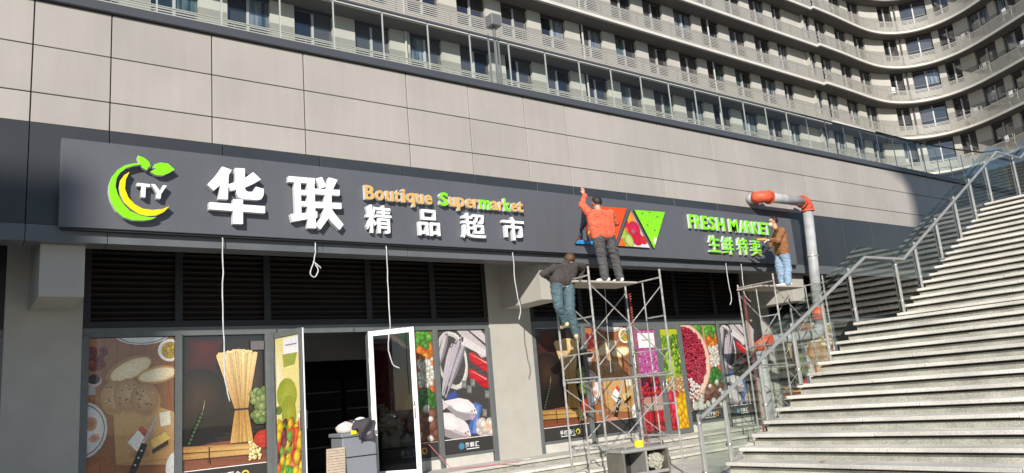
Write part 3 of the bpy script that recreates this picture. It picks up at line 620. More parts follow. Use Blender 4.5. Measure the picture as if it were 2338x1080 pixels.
merged([[(486, 350), (522, 354), (568, 415), (594, 362), (628, 365), (576, 440), (570, 482), (534, 476), (540, 432)]], O1, S1, 'logo_letter', WM)
def charpx(ch, org, sc, x0, x1, y0, y1, name, mats, bold=.035, yf=YF, xm=None):
    xc = (x0 + x1) / 2; yc = (y0 + y1) / 2
    p = lambda x, y: at(org[0] + x / sc, org[1] + y / sc, yf)
    return char(ch, p(x0, yc).x, p(x1, yc).x, p(xc, y1).z, p(xc, y0).z, yf, YB, name, mats, sign, bold)
O2, S2 = (800, 380), 5.314
for ch, a in zip('精品超市', ((190, 500, 470, 808), (828, 1085, 525, 838), (1350, 1640, 568, 872), (1850, 2110, 612, 895))): charpx(ch, O2, S2, *a, 'sign_character', WM, .013)
low = {'B': (0, 1), 'S': (0, 1), 'k': (0, 1), 't': (0, .88), 'i': (0, .98), 'q': (-.27, .73), 'p': (-.27, .73)}
bx = [('B', 175, 295), ('o', 310, 412), ('u', 430, 530), ('t', 540, 602), ('i', 622, 670), ('q', 680, 785), ('u', 800, 890), ('e', 903, 995), ('S', 1082, 1188), ('u', 1200, 1290), ('p', 1300, 1390),
      ('e', 1405, 1490), ('r', 1500, 1560), ('m', 1566, 1702), ('a', 1712, 1795), ('r', 1810, 1860), ('k', 1865, 1945), ('e', 1952, 2030), ('t', 2035, 2097)]
for ch, x0, x1 in bx:
    base = 400 + ((x0 + x1) / 2 - 235) * .0845; cap = 172 - ((x0 + x1) / 2 - 235) * .0125; lo, hi = low.get(ch, (0, .73))
    charpx(ch, O2, S2, x0, x1, base - cap * hi, base - cap * lo, 'sign_letter', [M['green'] if ch in 'Smk' else M['gold'], M['whiteret']], .03)
O8, S8 = (1560, 470), 7.7125
for ch, x0, x1 in (('F', 105, 195), ('R', 212, 320), ('E', 335, 435), ('S', 452, 572), ('H', 598, 732), ('M', 815, 962), ('A', 1000, 1102), ('R', 1108, 1215), ('K', 1222, 1332), ('E', 1348, 1440), ('T', 1448, 1530)):
    xc = (x0 + x1) / 2; charpx(ch, O8, S8, x0, x1, 150 + (xc - 150) * .113, 392 + (xc - 150) * .088, 'sign_letter', GM, .026, SY - .075)
for ch, a in zip('生鲜特卖', ((450, 655, 515, 812), (690, 885, 535, 850), (960, 1142, 560, 862), (1195, 1372, 580, 880))): charpx(ch, O8, S8, *a, 'sign_character', GM, .010, SY - .075)
# triangular picture panels
O3, S3 = (1200, 400), 3.6
def tri(pts, art, name, label):
    P = [at(O3[0] + x / S3, O3[1] + y / S3, SY - .05) for x, y in pts]
    MB().prism(P, (0, .035, 0)).build(name, M['binpanel'], sign)
    xs = [p.x for p in P]; zs = [p.z for p in P]; x0, x1, z0, z1 = min(xs), max(xs), min(zs), max(zs)
    k = Ink(); art(k)
    # cut the print to the triangle
    me = bpy.data.meshes.new(name); bm = bmesh.new(); lay = bm.verts.layers.float_color.new('ink'); vs = []
    for (u, v, L), c in zip(k.v, k.c):
        q = bm.verts.new((x0 + (x1 - x0) * u, SY - .0515 - .00006 * L, z0 + (z1 - z0) * v)); q[lay] = (*c, 1); vs.append(q)
    for f in k.f: bm.faces.new([vs[i] for i in f])
    cen = sum(P, Vector()) / 3
    for i in range(3):
        a, b = P[i], P[(i + 1) % 3]; e = b - a; nn = Vector((-e.z, 0, e.x))
        if nn.dot(cen - a) > 0: nn = -nn
        bmesh.ops.bisect_plane(bm, geom=bm.verts[:] + bm.edges[:] + bm.faces[:], plane_co=a, plane_no=nn, clear_outer=True)
    bm.normal_update()
    for f in bm.faces:
        if f.normal.y > 0: f.normal_flip()
    bm.to_mesh(me); bm.free(); me.materials.append(PRINT2); org = ORG[sign.name]
    for v in me.vertices: v.co -= org
    o = bpy.data.objects.new(name + '_print', me); col.objects.link(o); o.parent = sign; o['label'] = label
def art1(k):
    k.rect(0, 1, 0, 1, (.25, .12, .08), (.5, .3, .05)).blobs(50, 0, 1, .1, 1, .09, .09, [(.5, .02, .02), (.6, .4, .02), (.1, .05, .03), (.6, .55, .5)], seed=41).rect(.2, .32, .1, .55, (.75, .74, .72)).rect(.12, .22, .1, .3, (.02, .02, .03)).rect(0, 1, 0, .09, (.02, .28, .62))
def art2(k): k.rect(0, 1, 0, 1, (.78, .10, .012), (.72, .075, .01))
def art3(k):
    k.rect(0, 1, 0, 1, (.6, .55, .5), (.5, .2, .1)).rect(.7, 1, 0, .14, (.7, .62, .66)).ell(.36, .76, .22, .2, (.85, .38, .02), (.8, .24, .01)).ell(.25, .45, .15, .16, (.75, .22, .02), (.6, .1, .01)).ell(.30, .62, .1, .12, (.5, .02, .03))
    k.ell(.55, .46, .2, .24, (.62, .015, .08), (.5, .01, .05)).ell(.63, .22, .18, .18, (.58, .01, .05), (.45, .01, .03)).ell(.83, .2, .12, .12, (.6, .02, .03)).ell(.13, .09, .14, .13, (.75, .14, .02)).ell(.52, .42, .05, .05, (.2, .18, .12))
    k.ell(.34, .17, .15, .21, (.2, .42, .04), (.16, .36, .03), .15).ell(.36, .16, .11, .16, (.55, .58, .22), (.45, .5, .12), .15).ell(.2, .34, .08, .12, (.35, .5, .05))
def art4(k):
    k.rect(0, 1, 0, 1, (.28, .72, .015), (.24, .68, .012))
    for u, v in ((.25, .9), (.48, .95), (.72, .85), (.36, .6), (.58, .48)): k.ell(u, v, .035, .022, (.08, .3, .02), None, .7)
    k.ell(.57, .2, .07, .09, (.75, .78, .6))
tri([(412, 562), (700, 578), (575, 262)], art1, 'picture_panel', 'triangular picture panel of bottles and groceries')
tri([(598, 255), (832, 272), (735, 572)], art2, 'picture_panel', 'plain orange triangular panel')
tri([(866, 286), (762, 580), (1022, 597)], art3, 'picture_panel', 'triangular picture panel of fruit')
tri([(893, 285), (1146, 303), (1058, 602)], art4, 'picture_panel', 'lime green triangular panel with small seeds')
boxpart('panel_divider', M['board'], sign, 13.2, 13.205, SY - .004, SY + .01, pz0 + .03, pz1 - .03)

# ---------------------------------------------------------------- glass parapet along the podium roof
par = thing('glass_parapet', (12, 12.2, Z(6.33)), 'frameless glass parapet with thin steel posts along the podium edge', 'balustrade')
k = -10
while k < 36:
    xp = 8.54 + k * 1.007
    if -8 < xp < 34:
        boxpart('post', M['whitepost'], par, xp - .011, xp + .011, 12.20, 12.222, Z(6.335), Z(7.46))
        boxpart('pane', GLP, par, xp + .018, xp + .989, 12.178, 12.19, Z(6.38), Z(7.46))
    k += 1
boxpart('top_rail', M['cap'], par, -2, 27.0, 12.165, 12.205, Z(7.465), Z(7.505))

# lamp on the terrace
lp = thing('terrace_lamp', (12.06, 16, Z(5.75)), 'grey three-legged terrace lamp with a cube head behind the parapet', 'lamp')
boxpart('lamp_head', M['lamp'], lp, 11.9, 12.23, 15.85, 16.18, Z(10.18), Z(10.52), bevel=.01)
MB().tube([(12.06, 16.01, Z(5.75)), (12.06, 16.01, Z(10.19))], .045, 8).build('centre_pole', M['lamp'], lp)
MB().tube([(11.90, 16.1, Z(5.75)), (11.90, 16.1, Z(9.95))], .03, 8).build('side_pole', M['lamp'], lp)
MB().tube([(12.24, 16.1, Z(5.75)), (12.24, 16.1, Z(9.95))], .03, 8).build('side_pole', M['lamp'], lp)
boxpart('base_plate', M['lamp'], lp, 11.8, 12.35, 15.9, 16.2, Z(5.752), Z(5.79))

# ---------------------------------------------------------------- apartment block behind
PATH = [(-12, 28.2), (50.7, 28.2)]
PATH2 = [(50.75, 27.95), (54, 28.0), (57, 28.15), (59.3, 28.1), (61.0, 27.6), (62.2, 26.7), (62.85, 25.5), (62.95, 24.2), (62.7, 22.9), (62.1, 21.5), (60.5, 18.5), (57, 12), (54, 6.5)]
def smooth_path(p, n=3):
    for _ in range(n - 1):
        q = [p[0]]
        for a, b in zip(p, p[1:]): q += [(a[0] * .75 + b[0] * .25, a[1] * .75 + b[1] * .25), (a[0] * .25 + b[0] * .75, a[1] * .25 + b[1] * .75)]
        q.append(p[-1]); p = q
    return p
PATH2 = smooth_path(PATH2)
def offset(p, d):                      # positive d = away from the camera side (left of travel)
    out = []
    for i in range(len(p)):
        a = Vector(p[max(i - 1, 0)]); b = Vector(p[min(i + 1, len(p) - 1)]); t = (b - a).normalized(); n_ = Vector((-t.y, t.x))
        out.append((p[i][0] + n_.x * d, p[i][1] + n_.y * d))
    return out
def strip(mb, pa, pb, z0, z1):          # solid between two plan paths
    b = len(mb.v); n = len(pa)
    for (x, y), (u, v) in zip(pa, pb): mb.v += [(x, y, z0), (x, y, z1), (u, v, z1), (u, v, z0)]
    for i in range(n - 1):
        a, c = b + 4 * i, b + 4 * (i + 1)
        for j in range(4): mb.face((a + j, a + (j + 1) % 4, c + (j + 1) % 4, c + j)[::-1])
    mb.face((b, b + 1, b + 2, b + 3)[::-1] if False else (b, b + 1, b + 2, b + 3)); e = b + 4 * (n - 1); mb.face((e + 3, e + 2, e + 1, e))
    return mb
apt = thing('apartment_block', (40, 34, 0), 'curving beige apartment block with long slatted balconies and dark windows', 'building')
SET = 1.0; NF = 6; z0L = 14.3
WIN = [(x * .98, 1.74) for x in (-8.6, -5.7, -2.8, .1, 3.0, 5.88, 8.8, 11.65, 14.5, 17.35, 20.2, 23.0, 25.7, 28.55, 31.35, 34.15, 37.0, 39.7, 42.6, 45.45)] + [(47.2, 1.2)]
# windows on the curved part: arc-length positions along the wall path
WALL2 = offset(PATH2, SET)
def at_len(p, s):
    for a, b in zip(p, p[1:]):
        L = math.hypot(b[0] - a[0], b[1] - a[1])
        if s <= L: t = s / L; return Vector((a[0] + (b[0] - a[0]) * t, a[1] + (b[1] - a[1]) * t, 0)), Vector((b[0] - a[0], b[1] - a[1], 0)).normalized()
        s -= L
    return None
tot = sum(math.hypot(b[0] - a[0], b[1] - a[1]) for a, b in zip(WALL2, WALL2[1:]))
WIN2 = [(.06, .85), (1.55, 1.55), (4.4, 1.75), (7.25, 1.5), (10.75, 1.15), (12.6, 1.95), (15.05, 1.15), (17.4, 1.9), (20.0, 1.85), (22.9, 1.8), (25.8, 1.8), (28.6, 1.8), (31.4, 1.8)]
wm = {}
def window_obj(wid, hgt, variant, parent, o, d, n_):     # frame + panes as one small family
    fr = MB(); t = .05
    def put(a0, a1, z0, z1, dep0, dep1, mb): mb.obox(o + d * a0 + Vector((0, 0, z0)) + n_ * dep0, d * (a1 - a0), n_ * (dep1 - dep0), Vector((0, 0, z1 - z0)))
    put(0, t, 0, hgt, 0, .08, fr); put(wid - t, wid, 0, hgt, 0, .08, fr); put(t, wid - t, 0, t, 0, .08, fr); put(t, wid - t, hgt - t, hgt, 0, .08, fr)
    fr.cur = 1; put(wid / 2 - .05, wid / 2 + .05, t, hgt - t, .005, .10, fr); fr.cur = 0; tr = hgt * .34; put(t, wid / 2 - .05, tr - .03, tr + .03, .005, .085, fr); put(wid / 2 + .05, wid - t, tr - .03, tr + .03, .005, .085, fr)
    f = fr.build('window', [M['aframe'], M['amull']], parent)
    for s_ in (0, 1):
        pb = MB(); a0, a1 = (t, wid / 2 - .05) if s_ == 0 else (wid / 2 + .05, wid - t); tilt = random.uniform(-.012, .012)
        pb.cur = 0; put(a0, a1, tr + .03, hgt - t, .015 + tilt, .035 + tilt, pb); pb.cur = 1; put(a0, a1, t, tr - .03, .015, .035, pb)
        v = random.choice((0, 0, 1, 1, 2, 3, 4, 4)) if variant is None else variant
        pb.build('pane', [PANES[v], PANES[0]], f)
for fl in range(NF):
    zf = Z(z0L + 3 * fl)
    for pi, P in enumerate((PATH, PATH2)):
        s_ = strip(MB(), P, offset(P, 8), zf - .10, zf + .08); s_.build('floor_slab', M['slab'], apt)
        strip(MB(), offset(P, .05), offset(P, 8), zf - .17, zf - .102).build('slab_soffit_shade', M['soffit'], apt)  # underside strip with its shade painted in as a dark colour
        # railing
        r = MB()
        for q in range(8): strip(r, offset(P, .04), offset(P, .06), zf + .14 + q * .105, zf + .188 + q * .105)
        tag(r.build('railing_slats', M['slat'], apt), kind='stuff')
        strip(MB(), offset(P, .03), offset(P, .09), zf + .95, zf + .985).build('railing_top', M['slat'], apt)
        po = MB(); L = sum(math.hypot(b[0] - a[0], b[1] - a[1]) for a, b in zip(P, P[1:])); s1 = .3
        while s1 < L:
            p_, d_ = at_len(P, s1); n_ = Vector((-d_.y, d_.x, 0)); po.obox(p_ + n_ * .075 + Vector((0, 0, zf + .085)), d_ * .04, n_ * .03, Vector((0, 0, .87))); s1 += 1.45
        tag(po.build('railing_posts', M['slat'], apt), kind='stuff')
    zb, zt_ = zf + .95, zf + 2.76
    # straight wing walls, pierced by windows
    xs = -12.0; Yw = 28.2 + SET
    for x0, wd in WIN + [(50.7, 0)]:
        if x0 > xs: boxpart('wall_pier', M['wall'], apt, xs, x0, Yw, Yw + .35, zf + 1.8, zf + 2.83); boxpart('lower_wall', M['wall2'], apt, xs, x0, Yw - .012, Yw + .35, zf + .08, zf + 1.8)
        if wd:
            boxpart('window_head', M['head_shade'], apt, x0, x0 + wd, Yw + .02, Yw + .35, zt_, zf + 2.83); boxpart('window_spandrel', M['wall2'], apt, x0, x0 + wd, Yw + .0, Yw + .35, zf + .08, zb)
            if x0 < 52 and not (x0 < 0 and fl > 1): window_obj(wd, zt_ - zb, None, apt, Vector((x0, Yw + .24, zb)), Vector((1, 0, 0)), Vector((0, -1, 0)))
        xs = x0 + wd
    # curved wing
    s0 = 0.0
    for sw, wd in WIN2 + [(tot - .01, 0)]:
        ss = [s0 + (sw - s0) * i / max(1, int((sw - s0) / .5)) for i in range(max(1, int((sw - s0) / .5)) + 1)]
        pl = [at_len(WALL2, min(s_, tot - .005))[0] for s_ in ss]; pl = [(p.x, p.y) for p in pl]
        if len(pl) > 1 and sw - s0 > .05:
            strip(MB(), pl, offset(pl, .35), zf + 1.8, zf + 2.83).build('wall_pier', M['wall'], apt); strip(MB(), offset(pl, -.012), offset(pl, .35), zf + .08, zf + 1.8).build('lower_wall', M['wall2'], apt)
        if wd:
            a, _ = at_len(WALL2, sw); b, _ = at_len(WALL2, sw + wd); d_ = (b - a).normalized(); n_ = Vector((-d_.y, d_.x, 0)); wdd = (b - a).length
            MB().obox(a + Vector((0, 0, zf + .08)), d_ * wdd, n_ * .35, Vector((0, 0, zb - zf - .08))).build('window_spandrel', M['wall2'], apt); MB().obox(a + n_ * .02 + Vector((0, 0, zt_)), d_ * wdd, n_ * .33, Vector((0, 0, zf + 2.83 - zt_))).build('window_head', M['head_shade'], apt)
            window_obj(wdd, zt_ - zb, None, apt, a + n_ * .24 + Vector((0, 0, zb)), d_, -n_)
        s0 = sw + wd
    for xd in (16.75, 28.1, 39.45): MB().tube([(xd, Yw - .08, zf + .08), (xd, Yw - .08, zf + 2.8)], .055, 8).build('downpipe', M['wall'], apt)
    p_, d_ = at_len(WALL2, 12.15); MB().tube([p_ - Vector((-d_.y, d_.x, 0)) * .1 + Vector((0, 0, zf + .08)), p_ - Vector((-d_.y, d_.x, 0)) * .1 + Vector((0, 0, zf + 2.8))], .06, 8).build('downpipe', M['aframe'], apt)
for pi, P in enumerate((PATH, PATH2)):
    zf = Z(z0L + 3 * NF); strip(MB(), P, offset(P, 8), zf - .17, zf + .08).build('roof_slab', M['slab'], apt)
    strip(MB(), offset(P, 1.2), offset(P, 8), Z(5.8), Z(z0L - .18)).build('base_wall', M['wall2'], apt)
    strip(MB(), offset(P, 7.6), offset(P, 8), Z(z0L + .1), Z(z0L + 3 * NF - .18)).build('back_wall', M['wall2'], apt)

# drying racks on the far balconies
def rack(fl, s_, k):
    r_ = at_len(PATH2, s_)
    if r_ is None: return
    p, d = r_; n_ = Vector((-d.y, d.x, 0)); zf = Z(z0L + 3 * fl) + .081; c = p + n_ * .36 + Vector((0, 0, zf))
    t = thing('drying_rack', tuple(c), 'small drying rack with pale washing on a far curved balcony', 'drying rack', 'drying racks on the curved balconies')
    fr = MB()
    for e in (-.4, .4): fr.tube([c + d * e - n_ * .15, c + d * e + n_ * .1 + Vector((0, 0, 1.25))], .014, 5); fr.tube([c + d * e + n_ * .15, c + d * e - n_ * .1 + Vector((0, 0, 1.25))], .014, 5)
    for e in (-.1, .1): fr.tube([c - d * .42 + n_ * e + Vector((0, 0, 1.25)), c + d * .42 + n_ * e + Vector((0, 0, 1.25))], .012, 5)
    fr.build('rack_frame', M['whitepost'], t)
    MB().obox(c + d * random.uniform(-.35, 0) - n_ * .12 + Vector((0, 0, .8)), d * .32, n_ * .02, Vector((0, 0, .47))).build('washing', M[('white', 'slab', 'wall')[k % 3]], t)
random.seed(21)
for k, (fl, s_) in enumerate(((0, 17.3), (0, 22.0), (1, 15.2), (1, 18.4), (1, 24), (2, 16.6), (2, 20.2), (2, 26), (3, 15.5), (3, 19.5), (3, 23.6), (4, 17.2), (4, 21.4), (4, 25.5), (0, 9.7), (2, 9.9))): rack(fl, s_, k)
# ---------------------------------------------------------------- the stairs
st = thing('outdoor_stairs', (12, 3, 0), 'broad flight of pale granite steps climbing beside the shop, with landings', 'stairs')
RI = (Z(.72)) / 16; YS0, YS1 = -7.0, 7.0
steps = []                                            # (nose x, top z, depth)
for k_ in range(1, 17): steps.append((12.28 - .31 * (16 - k_), RI * k_, .31 if k_ < 16 else 13.75 - 12.28))
zl = RI * 16
for j in range(1, 18): steps.append((13.75 + .29 * (j - 1), zl + .15 * j, .29 if j < 17 else 20.55 - 18.39))
zl2 = zl + .15 * 17
for j in range(1, 14): steps.append((20.55 + .30 * (j - 1), zl2 + .15 * j, .30 if j < 13 else 4.0))
pz = 0
for i, (nx, zt, dp) in enumerate(steps):
    y = YS1 + .03; far_ = i > 32
    while y > YS0:
        L = random.choice((1.2, 1.5, 1.8, 2.1)) if not far_ else 7.1
        y2 = max(y - L, YS0); d = random.uniform(-.009, .009); e = random.uniform(-.003, .003)
        boxpart('tread_slab', M['tread'], st, nx - .05 + d, nx + dp + .05, y2 + .003, y - .003, zt - .047 + e, zt + e, bevel=.006); y = y2
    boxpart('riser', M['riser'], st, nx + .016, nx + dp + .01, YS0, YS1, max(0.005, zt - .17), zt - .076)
    boxpart('nosing_shade_strip', M['joint'], st, nx + .07, nx + dp + .06, YS0, YS1, max(.005, zt - .0755), zt - .0525)  # shadow line under the nosing painted as a dark strip in the slot
ck = MB(); pts = [(steps[0][0] + .01, 0)]
for nx, zt, dp in steps: pts += [(nx + .012, zt - .06), (nx + dp + .01, zt - .06)]
pts += [(pts[-1][0], 0)]
for ysd in (YS1 - .01, YS0 + .01):
    c2 = MB(); c2.prism([(x, ysd, z) for x, z in pts], (0, .012 if ysd > 0 else -.012, 0)); c2.build('side_wall', M['riser'], st)
# dry leaves on the steps
random.seed(5)
for k in range(4):
    i = random.randrange(2, 15); nx, zt, dp = steps[i]; x = nx + random.uniform(.05, .22); y = random.uniform(1.5, 6.3); a = random.uniform(0, 6)
    lf = MB(); pts_ = [(x + r_ * math.cos(a + t_), y + r_ * .9 * math.sin(a + t_), zt + .006 + h_) for r_, t_, h_ in ((.06, 0, .014), (.035, .8, .002), (.045, 1.7, .01), (.05, 3.1, .016), (.04, 4.3, .003), (.035, 5.4, .006))]
    lf.prism(pts_, (0, 0, .003)); tag(lf.build('fallen_leaf', mat('dry_leaf', (.30, .17, .05), .8)), 'small dry brown leaf lying on a granite step', 'leaf', 'dry leaves on the granite steps')
# glass rail on the stairs
rl = thing('stair_glass_rail', (12, 7, 0), 'glass balustrade with steel posts and handrail along the granite steps', 'balustrade')
def nose_z(x):
    z = 0
    for nx, zt, dp in steps:
        if x >= nx - .02: z = zt
    return z
def hand_z(x):                                        # handrail height profile
    if x < 12.72: return Z(1.83) + (x - 12.72) * .489
    if x < 14.05: return Z(1.84)
    if x < 19.2: return Z(1.84) + (x - 14.05) * .520
    if x < 20.5: return Z(4.52)
    return Z(4.52) + (x - 20.5) * .5
def foot_z(x):                                        # lower glass edge
    if x < 12.15: return Z(.70) + (x - 12.28) * .489
    if x < 13.75: return Z(.80)
    if x < 18.4: return Z(.88) + (x - 13.75) * .517
    if x < 20.6: return Z(3.36)
    return Z(3.40) + (x - 20.6) * .5
PX = [8.05, 8.60, 9.50, 10.42, 11.32, 12.28, 13.88, 14.72, 15.76, 16.77, 17.68, 18.66, 20.3, 21.5, 22.7, 24.0]
GYR = 7.0
for x in PX:
    z0 = nose_z(x); zt = hand_z(x) + .02
    boxpart('post', M['brushed'], rl, x - .03, x + .03, 6.955, 6.985, z0 + .003, zt, bevel=.004)
    boxpart('foot_plate', M['stainless'], rl, x - .06, x + .06, 6.90, 7.02, z0 + .001, z0 + .012)
    for zz in (zt - .12, z0 + .22): MB().tube([(x, 6.95, zz), (x, 7.02, zz)], .024, 10).build('glass_clamp', M['stainless'], rl, smooth=True)
    MB().tube([(x, 6.955, zt - .03), (x, 6.92, zt - .02), (x, 6.90, hand_z(x) - .035)], .009, 6).build('rail_bracket', M['stainless'], rl)
brk = [12.68, 14.05, 19.2, 20.5]
for a, b in zip([8.02] + PX[1:-1], PX[1:]):
    xs = sorted([a + .012] + [q for q in [12.15, 12.72, 13.75, 14.05, 18.4, 19.2, 20.5, 20.6] if a + .02 < q < b - .02] + [b - .012])
    pl = [(x, foot_z(x)) for x in xs] + [(x, hand_z(x) + .19) for x in reversed(xs)]
    MB().prism([(x, GYR - .006, z) for x, z in pl], (0, .012, 0)).build('glass_pane', GL, rl)
MB().tube([(8.0, 6.89, hand_z(8.0)), (12.72, 6.89, hand_z(12.71)), (14.05, 6.89, hand_z(14.04))], .026, 12).build('handrail', M['brushed'], rl, smooth=False)
MB().tube([(14.05, 6.89, hand_z(14.06)), (19.2, 6.89, hand_z(19.19))], .026, 12).build('handrail', M['brushed'], rl)
MB().tube([(19.2, 6.885, hand_z(19.21)), (20.5, 6.885, hand_z(20.49)), (24, 6.885, hand_z(24))], .026, 12).build('handrail', M['brushed'], rl)
# black cable sagging from the parapet to the stair rail
ck = [at(2000, 301, 12.15), at(2036, 310, 12.1), at(2107, 328, 11.5), at(2180, 341, 10.4), at(2241, 348, 9), at(2284, 342, 7.6), at(2290, 352, 7.05)]
tag(MB().tube(ck, .022, 7).build('black_cable', M['black']), 'black cable sagging from the parapet end to the stair glass', 'cable')

# ---------------------------------------------------------------- scaffolds
def scaffold(x0, x1, y0, y1, zp, label, floor=0.0):
    t = thing('scaffold_tower', ((x0 + x1) / 2, (y0 + y1) / 2, 0), label, 'scaffold', 'scaffold towers at the sign')
    zm = Z(.16); zb = .0
    def tb(n_, a, b, r=.021, mt='steel', k=8): MB().tube([a, b], r, k).build(n_, M[mt], t, smooth=False)
    for xi, x in enumerate((x0, x1)):
        for y in (y0, y1):
            top = zp + (.20 if y == y0 else .10)
            fz = 0 if y < 11.95 else 0
            tb('leg', (x, y, fz + .004), (x, y, top)); boxpart('base_plate', M['steel'], t, x - .07, x + .07, y - .07, y + .07, .001, .008)
            tb('joint_pin', (x, y, zm - .06), (x, y, zm + .06), .027)
        ym = (y0 + y1) / 2
        tb('inner_post', (x, ym, .35), (x, ym, zp + .0), .015)
        for z in (zm - 1.15, zm - .55, zm + .05, zm + .5, zm + 1.15, zp + .03): tb('rung', (x, y0, z), (x, ym if z not in (zm + .05, zp + .03, zm + .5, zm - 1.15) else y1, z), .016)
    for y in (y0, y1):
        for za, zb_ in ((zm - 1.35, zm - .1), (zm + .25, zp - .12)):
            tb('cross_brace', (x0, y - .02, za), (x1, y - .02, zb_), .0115); tb('cross_brace', (x0, y + .02, zb_), (x1, y + .02, za), .0115)
    tb('ledger', (x0, y0 - .03, zm), (x1, y0 - .03, zm), .018); tb('ledger', (x0, y1 + .03, zm), (x1, y1 + .03, zm), .018)
    yq = y0 + .33; w_ = (y1 - yq + .02) / 3
    for i in range(3): boxpart('plank', M['plank'], t, x0 - .04 + random.uniform(-.05, .03), x1 - .30 + random.uniform(-.05, .05), yq + i * w_, yq - .015 + (i + 1) * w_, zp - .045, zp - .005, bevel=.004)
    return t
ZP = Z(2.045)
sc1 = scaffold(9.61, 11.52, 10.5, 11.5, ZP, 'steel scaffold tower under the worker in the orange jacket')
sc2 = scaffold(15.27, 17.26, 10.5, 11.5, ZP, 'steel scaffold tower at the sign end beside the grey pipe')
for (x, y, z0, nm, lb) in ((11.55, 11.44, .3, 'red_rope', 'red rope wound down the leg of the middle scaffold tower'), (15.33, 11.42, .3, 'red_rope', 'red rope wound down the leg of the scaffold near the pipe')):
    pts = [(x + .028 * math.cos(i * 1.6) + .012, y + .028 * math.sin(i * 1.6), z0 + i * .014) for i in range(236)]
    tag(MB().tube(pts, .0075, 5).build(nm, M['rust']), lb, 'rope')

# ---------------------------------------------------------------- big drain pipe at the sign's right end
pp = thing('drain_pipe', (18.6, 11.5, 0), 'large grey drain pipe with orange elbows rounding the end of the sign', 'pipe')
def arc3(c, a, b, r, n=8): return [c + a * (r * math.cos(t)) + b * (r * math.sin(t)) for t in [math.pi / 2 * i / n for i in range(n + 1)]]
YP = 11.6; zp_ = Z(4.51); xa, xb = 17.03, 18.85; RP = .138
MB().tube([(xa - .12, 12.02, zp_), (xa - .12, YP + .2, zp_)], RP, 16).build('wall_stub', M['pipe'], pp, smooth=True)
E1 = [Vector((xa - .12, YP + .22, zp_)), Vector((xa - .115, YP + .12, zp_)), Vector((xa - .06, YP + .04, zp_)), Vector((xa + .04, YP, zp_)), Vector((xa + .2, YP, zp_))]
MB().tube(E1, RP + .022, 18).build('elbow', M['orange'], pp, smooth=True)
MB().tube([(xa + .17, YP, zp_), (xa + .21, YP, zp_)], RP + .045, 18).build('elbow_collar', M['orange'], pp)
MB().tube([(xa + .1, YP, zp_), (xb - .1, YP, zp_)], RP - .01, 18).build('pipe_run', M['pipe'], pp, smooth=True)
E2 = [Vector((xb - .16, YP, zp_)), Vector((xb - .06, YP, zp_)), Vector((xb + .02, YP, zp_ - .035)), Vector((xb + .06, YP, zp_ - .11)), Vector((xb + .06, YP, zp_ - .24))]
MB().tube(E2, RP + .022, 18).build('elbow', M['orange'], pp, smooth=True)
MB().tube([(xb + .06, YP, zp_ - .22), (xb + .06, YP, zp_ - .26)], RP + .04, 18).build('elbow_collar', M['orange'], pp)
MB().tube([(xb - .17, YP, zp_), (xb - .13, YP, zp_)], RP + .04, 18).build('elbow_collar', M['orange'], pp)
MB().tube([(xb + .06, YP, zp_ - .2), (xb - .28, YP, Z(1.05))], RP - .005, 18).build('pipe_run', M['pipe'], pp, smooth=True)
MB().tube([(xb - .085, YP, Z(2.98)), (xb - .08, YP, Z(3.02))], RP + .012, 18).build('clamp', M['steel'], pp)
MB().tube([(xb - .08, YP, Z(3.0)), (xb + .2, YP, Z(3.02)), (xb + .2, 11.975, Z(3.02))], .018, 6).build('clamp_arm', M['steel'], pp)
MB().tube([(xb - .22, YP, Z(1.6)), (xb - .255, YP, Z(1.28))], RP + .03, 18).build('coupling', M['orange'], pp, smooth=True)
E3 = [Vector((xb - .275, YP, Z(1.15))), Vector((xb - .29, YP + .01, Z(1.02))), Vector((xb - .37, YP + .04, Z(.93))), Vector((xb - .5, YP + .12, Z(.9)))]
MB().tube(E3, RP + .01, 16).build('elbow', M['pipe'], pp, smooth=True)
MB().tube([(xb - .42, YP + .07, Z(.905)), (17.42, 12.4, Z(.86))], RP - .005, 16).build('pipe_run', M['pipe'], pp, smooth=True)
E4 = [Vector((17.5, 12.33, Z(.865))), Vector((17.3, 12.52, Z(.85))), Vector((17.25, 12.56, Z(.78))), Vector((17.24, 12.57, Z(.62)))]
MB().tube(E4, RP + .02, 16).build('elbow', M['orange'], pp, smooth=True)
MB().tube([(17.24, 12.57, Z(.68)), (17.24, 12.57, SR * 2 + .02)], RP - .01, 16).build('pipe_run', M['pipe'], pp, smooth=True)

# ---------------------------------------------------------------- cables hanging from the sign
def V0(p): return p + Vector((random.uniform(-.008, .008), random.uniform(-.006, .006), 0))
def hang(pts, label, r=.0105, y=11.9):
    P = [at(a, b, y) for a, b in pts]; P2 = [P[0]]
    for i in range(len(P) - 1):
        for j in range(1, 5):
            t = j / 4; p0 = P[max(i - 1, 0)]; p1, p2 = P[i], P[i + 1]; p3 = P[min(i + 2, len(P) - 1)]
            P2.append(V0(.5 * ((2 * p1) + (p2 - p0) * t + (2 * p0 - 5 * p1 + 4 * p2 - p3) * t * t + (3 * p1 - p0 - 3 * p2 + p3) * t ** 3)))
    tag(MB().tube(P2, r, 6).build('hanging_cable', M['cable'], smooth=True), label, 'cable', 'cables hanging under the sign')
hang([(507, 537), (509, 600), (509, 700), (512, 800), (515, 870), (525, 917)], 'long white cable hanging below the first big character')
hang([(720, 547), (720, 575), (716, 600), (709, 622), (717, 633), (726, 622), (722, 606), (716, 598), (724, 604), (733, 613)], 'short white cable knotted into a loop under the sign')
hang([(881, 557), (886, 640), (890, 740), (888, 770), (887, 800), (896, 830), (913, 841)], 'white cable hanging in front of the white framed door')
hang([(1170, 571), (1174, 620), (1180, 670), (1188, 708), (1185, 730)], 'white cable hanging before the middle column')
hang([(1657, 597), (1662, 640), (1670, 678), (1667, 696)], 'white cable with a bent end left of the pipe scaffold')
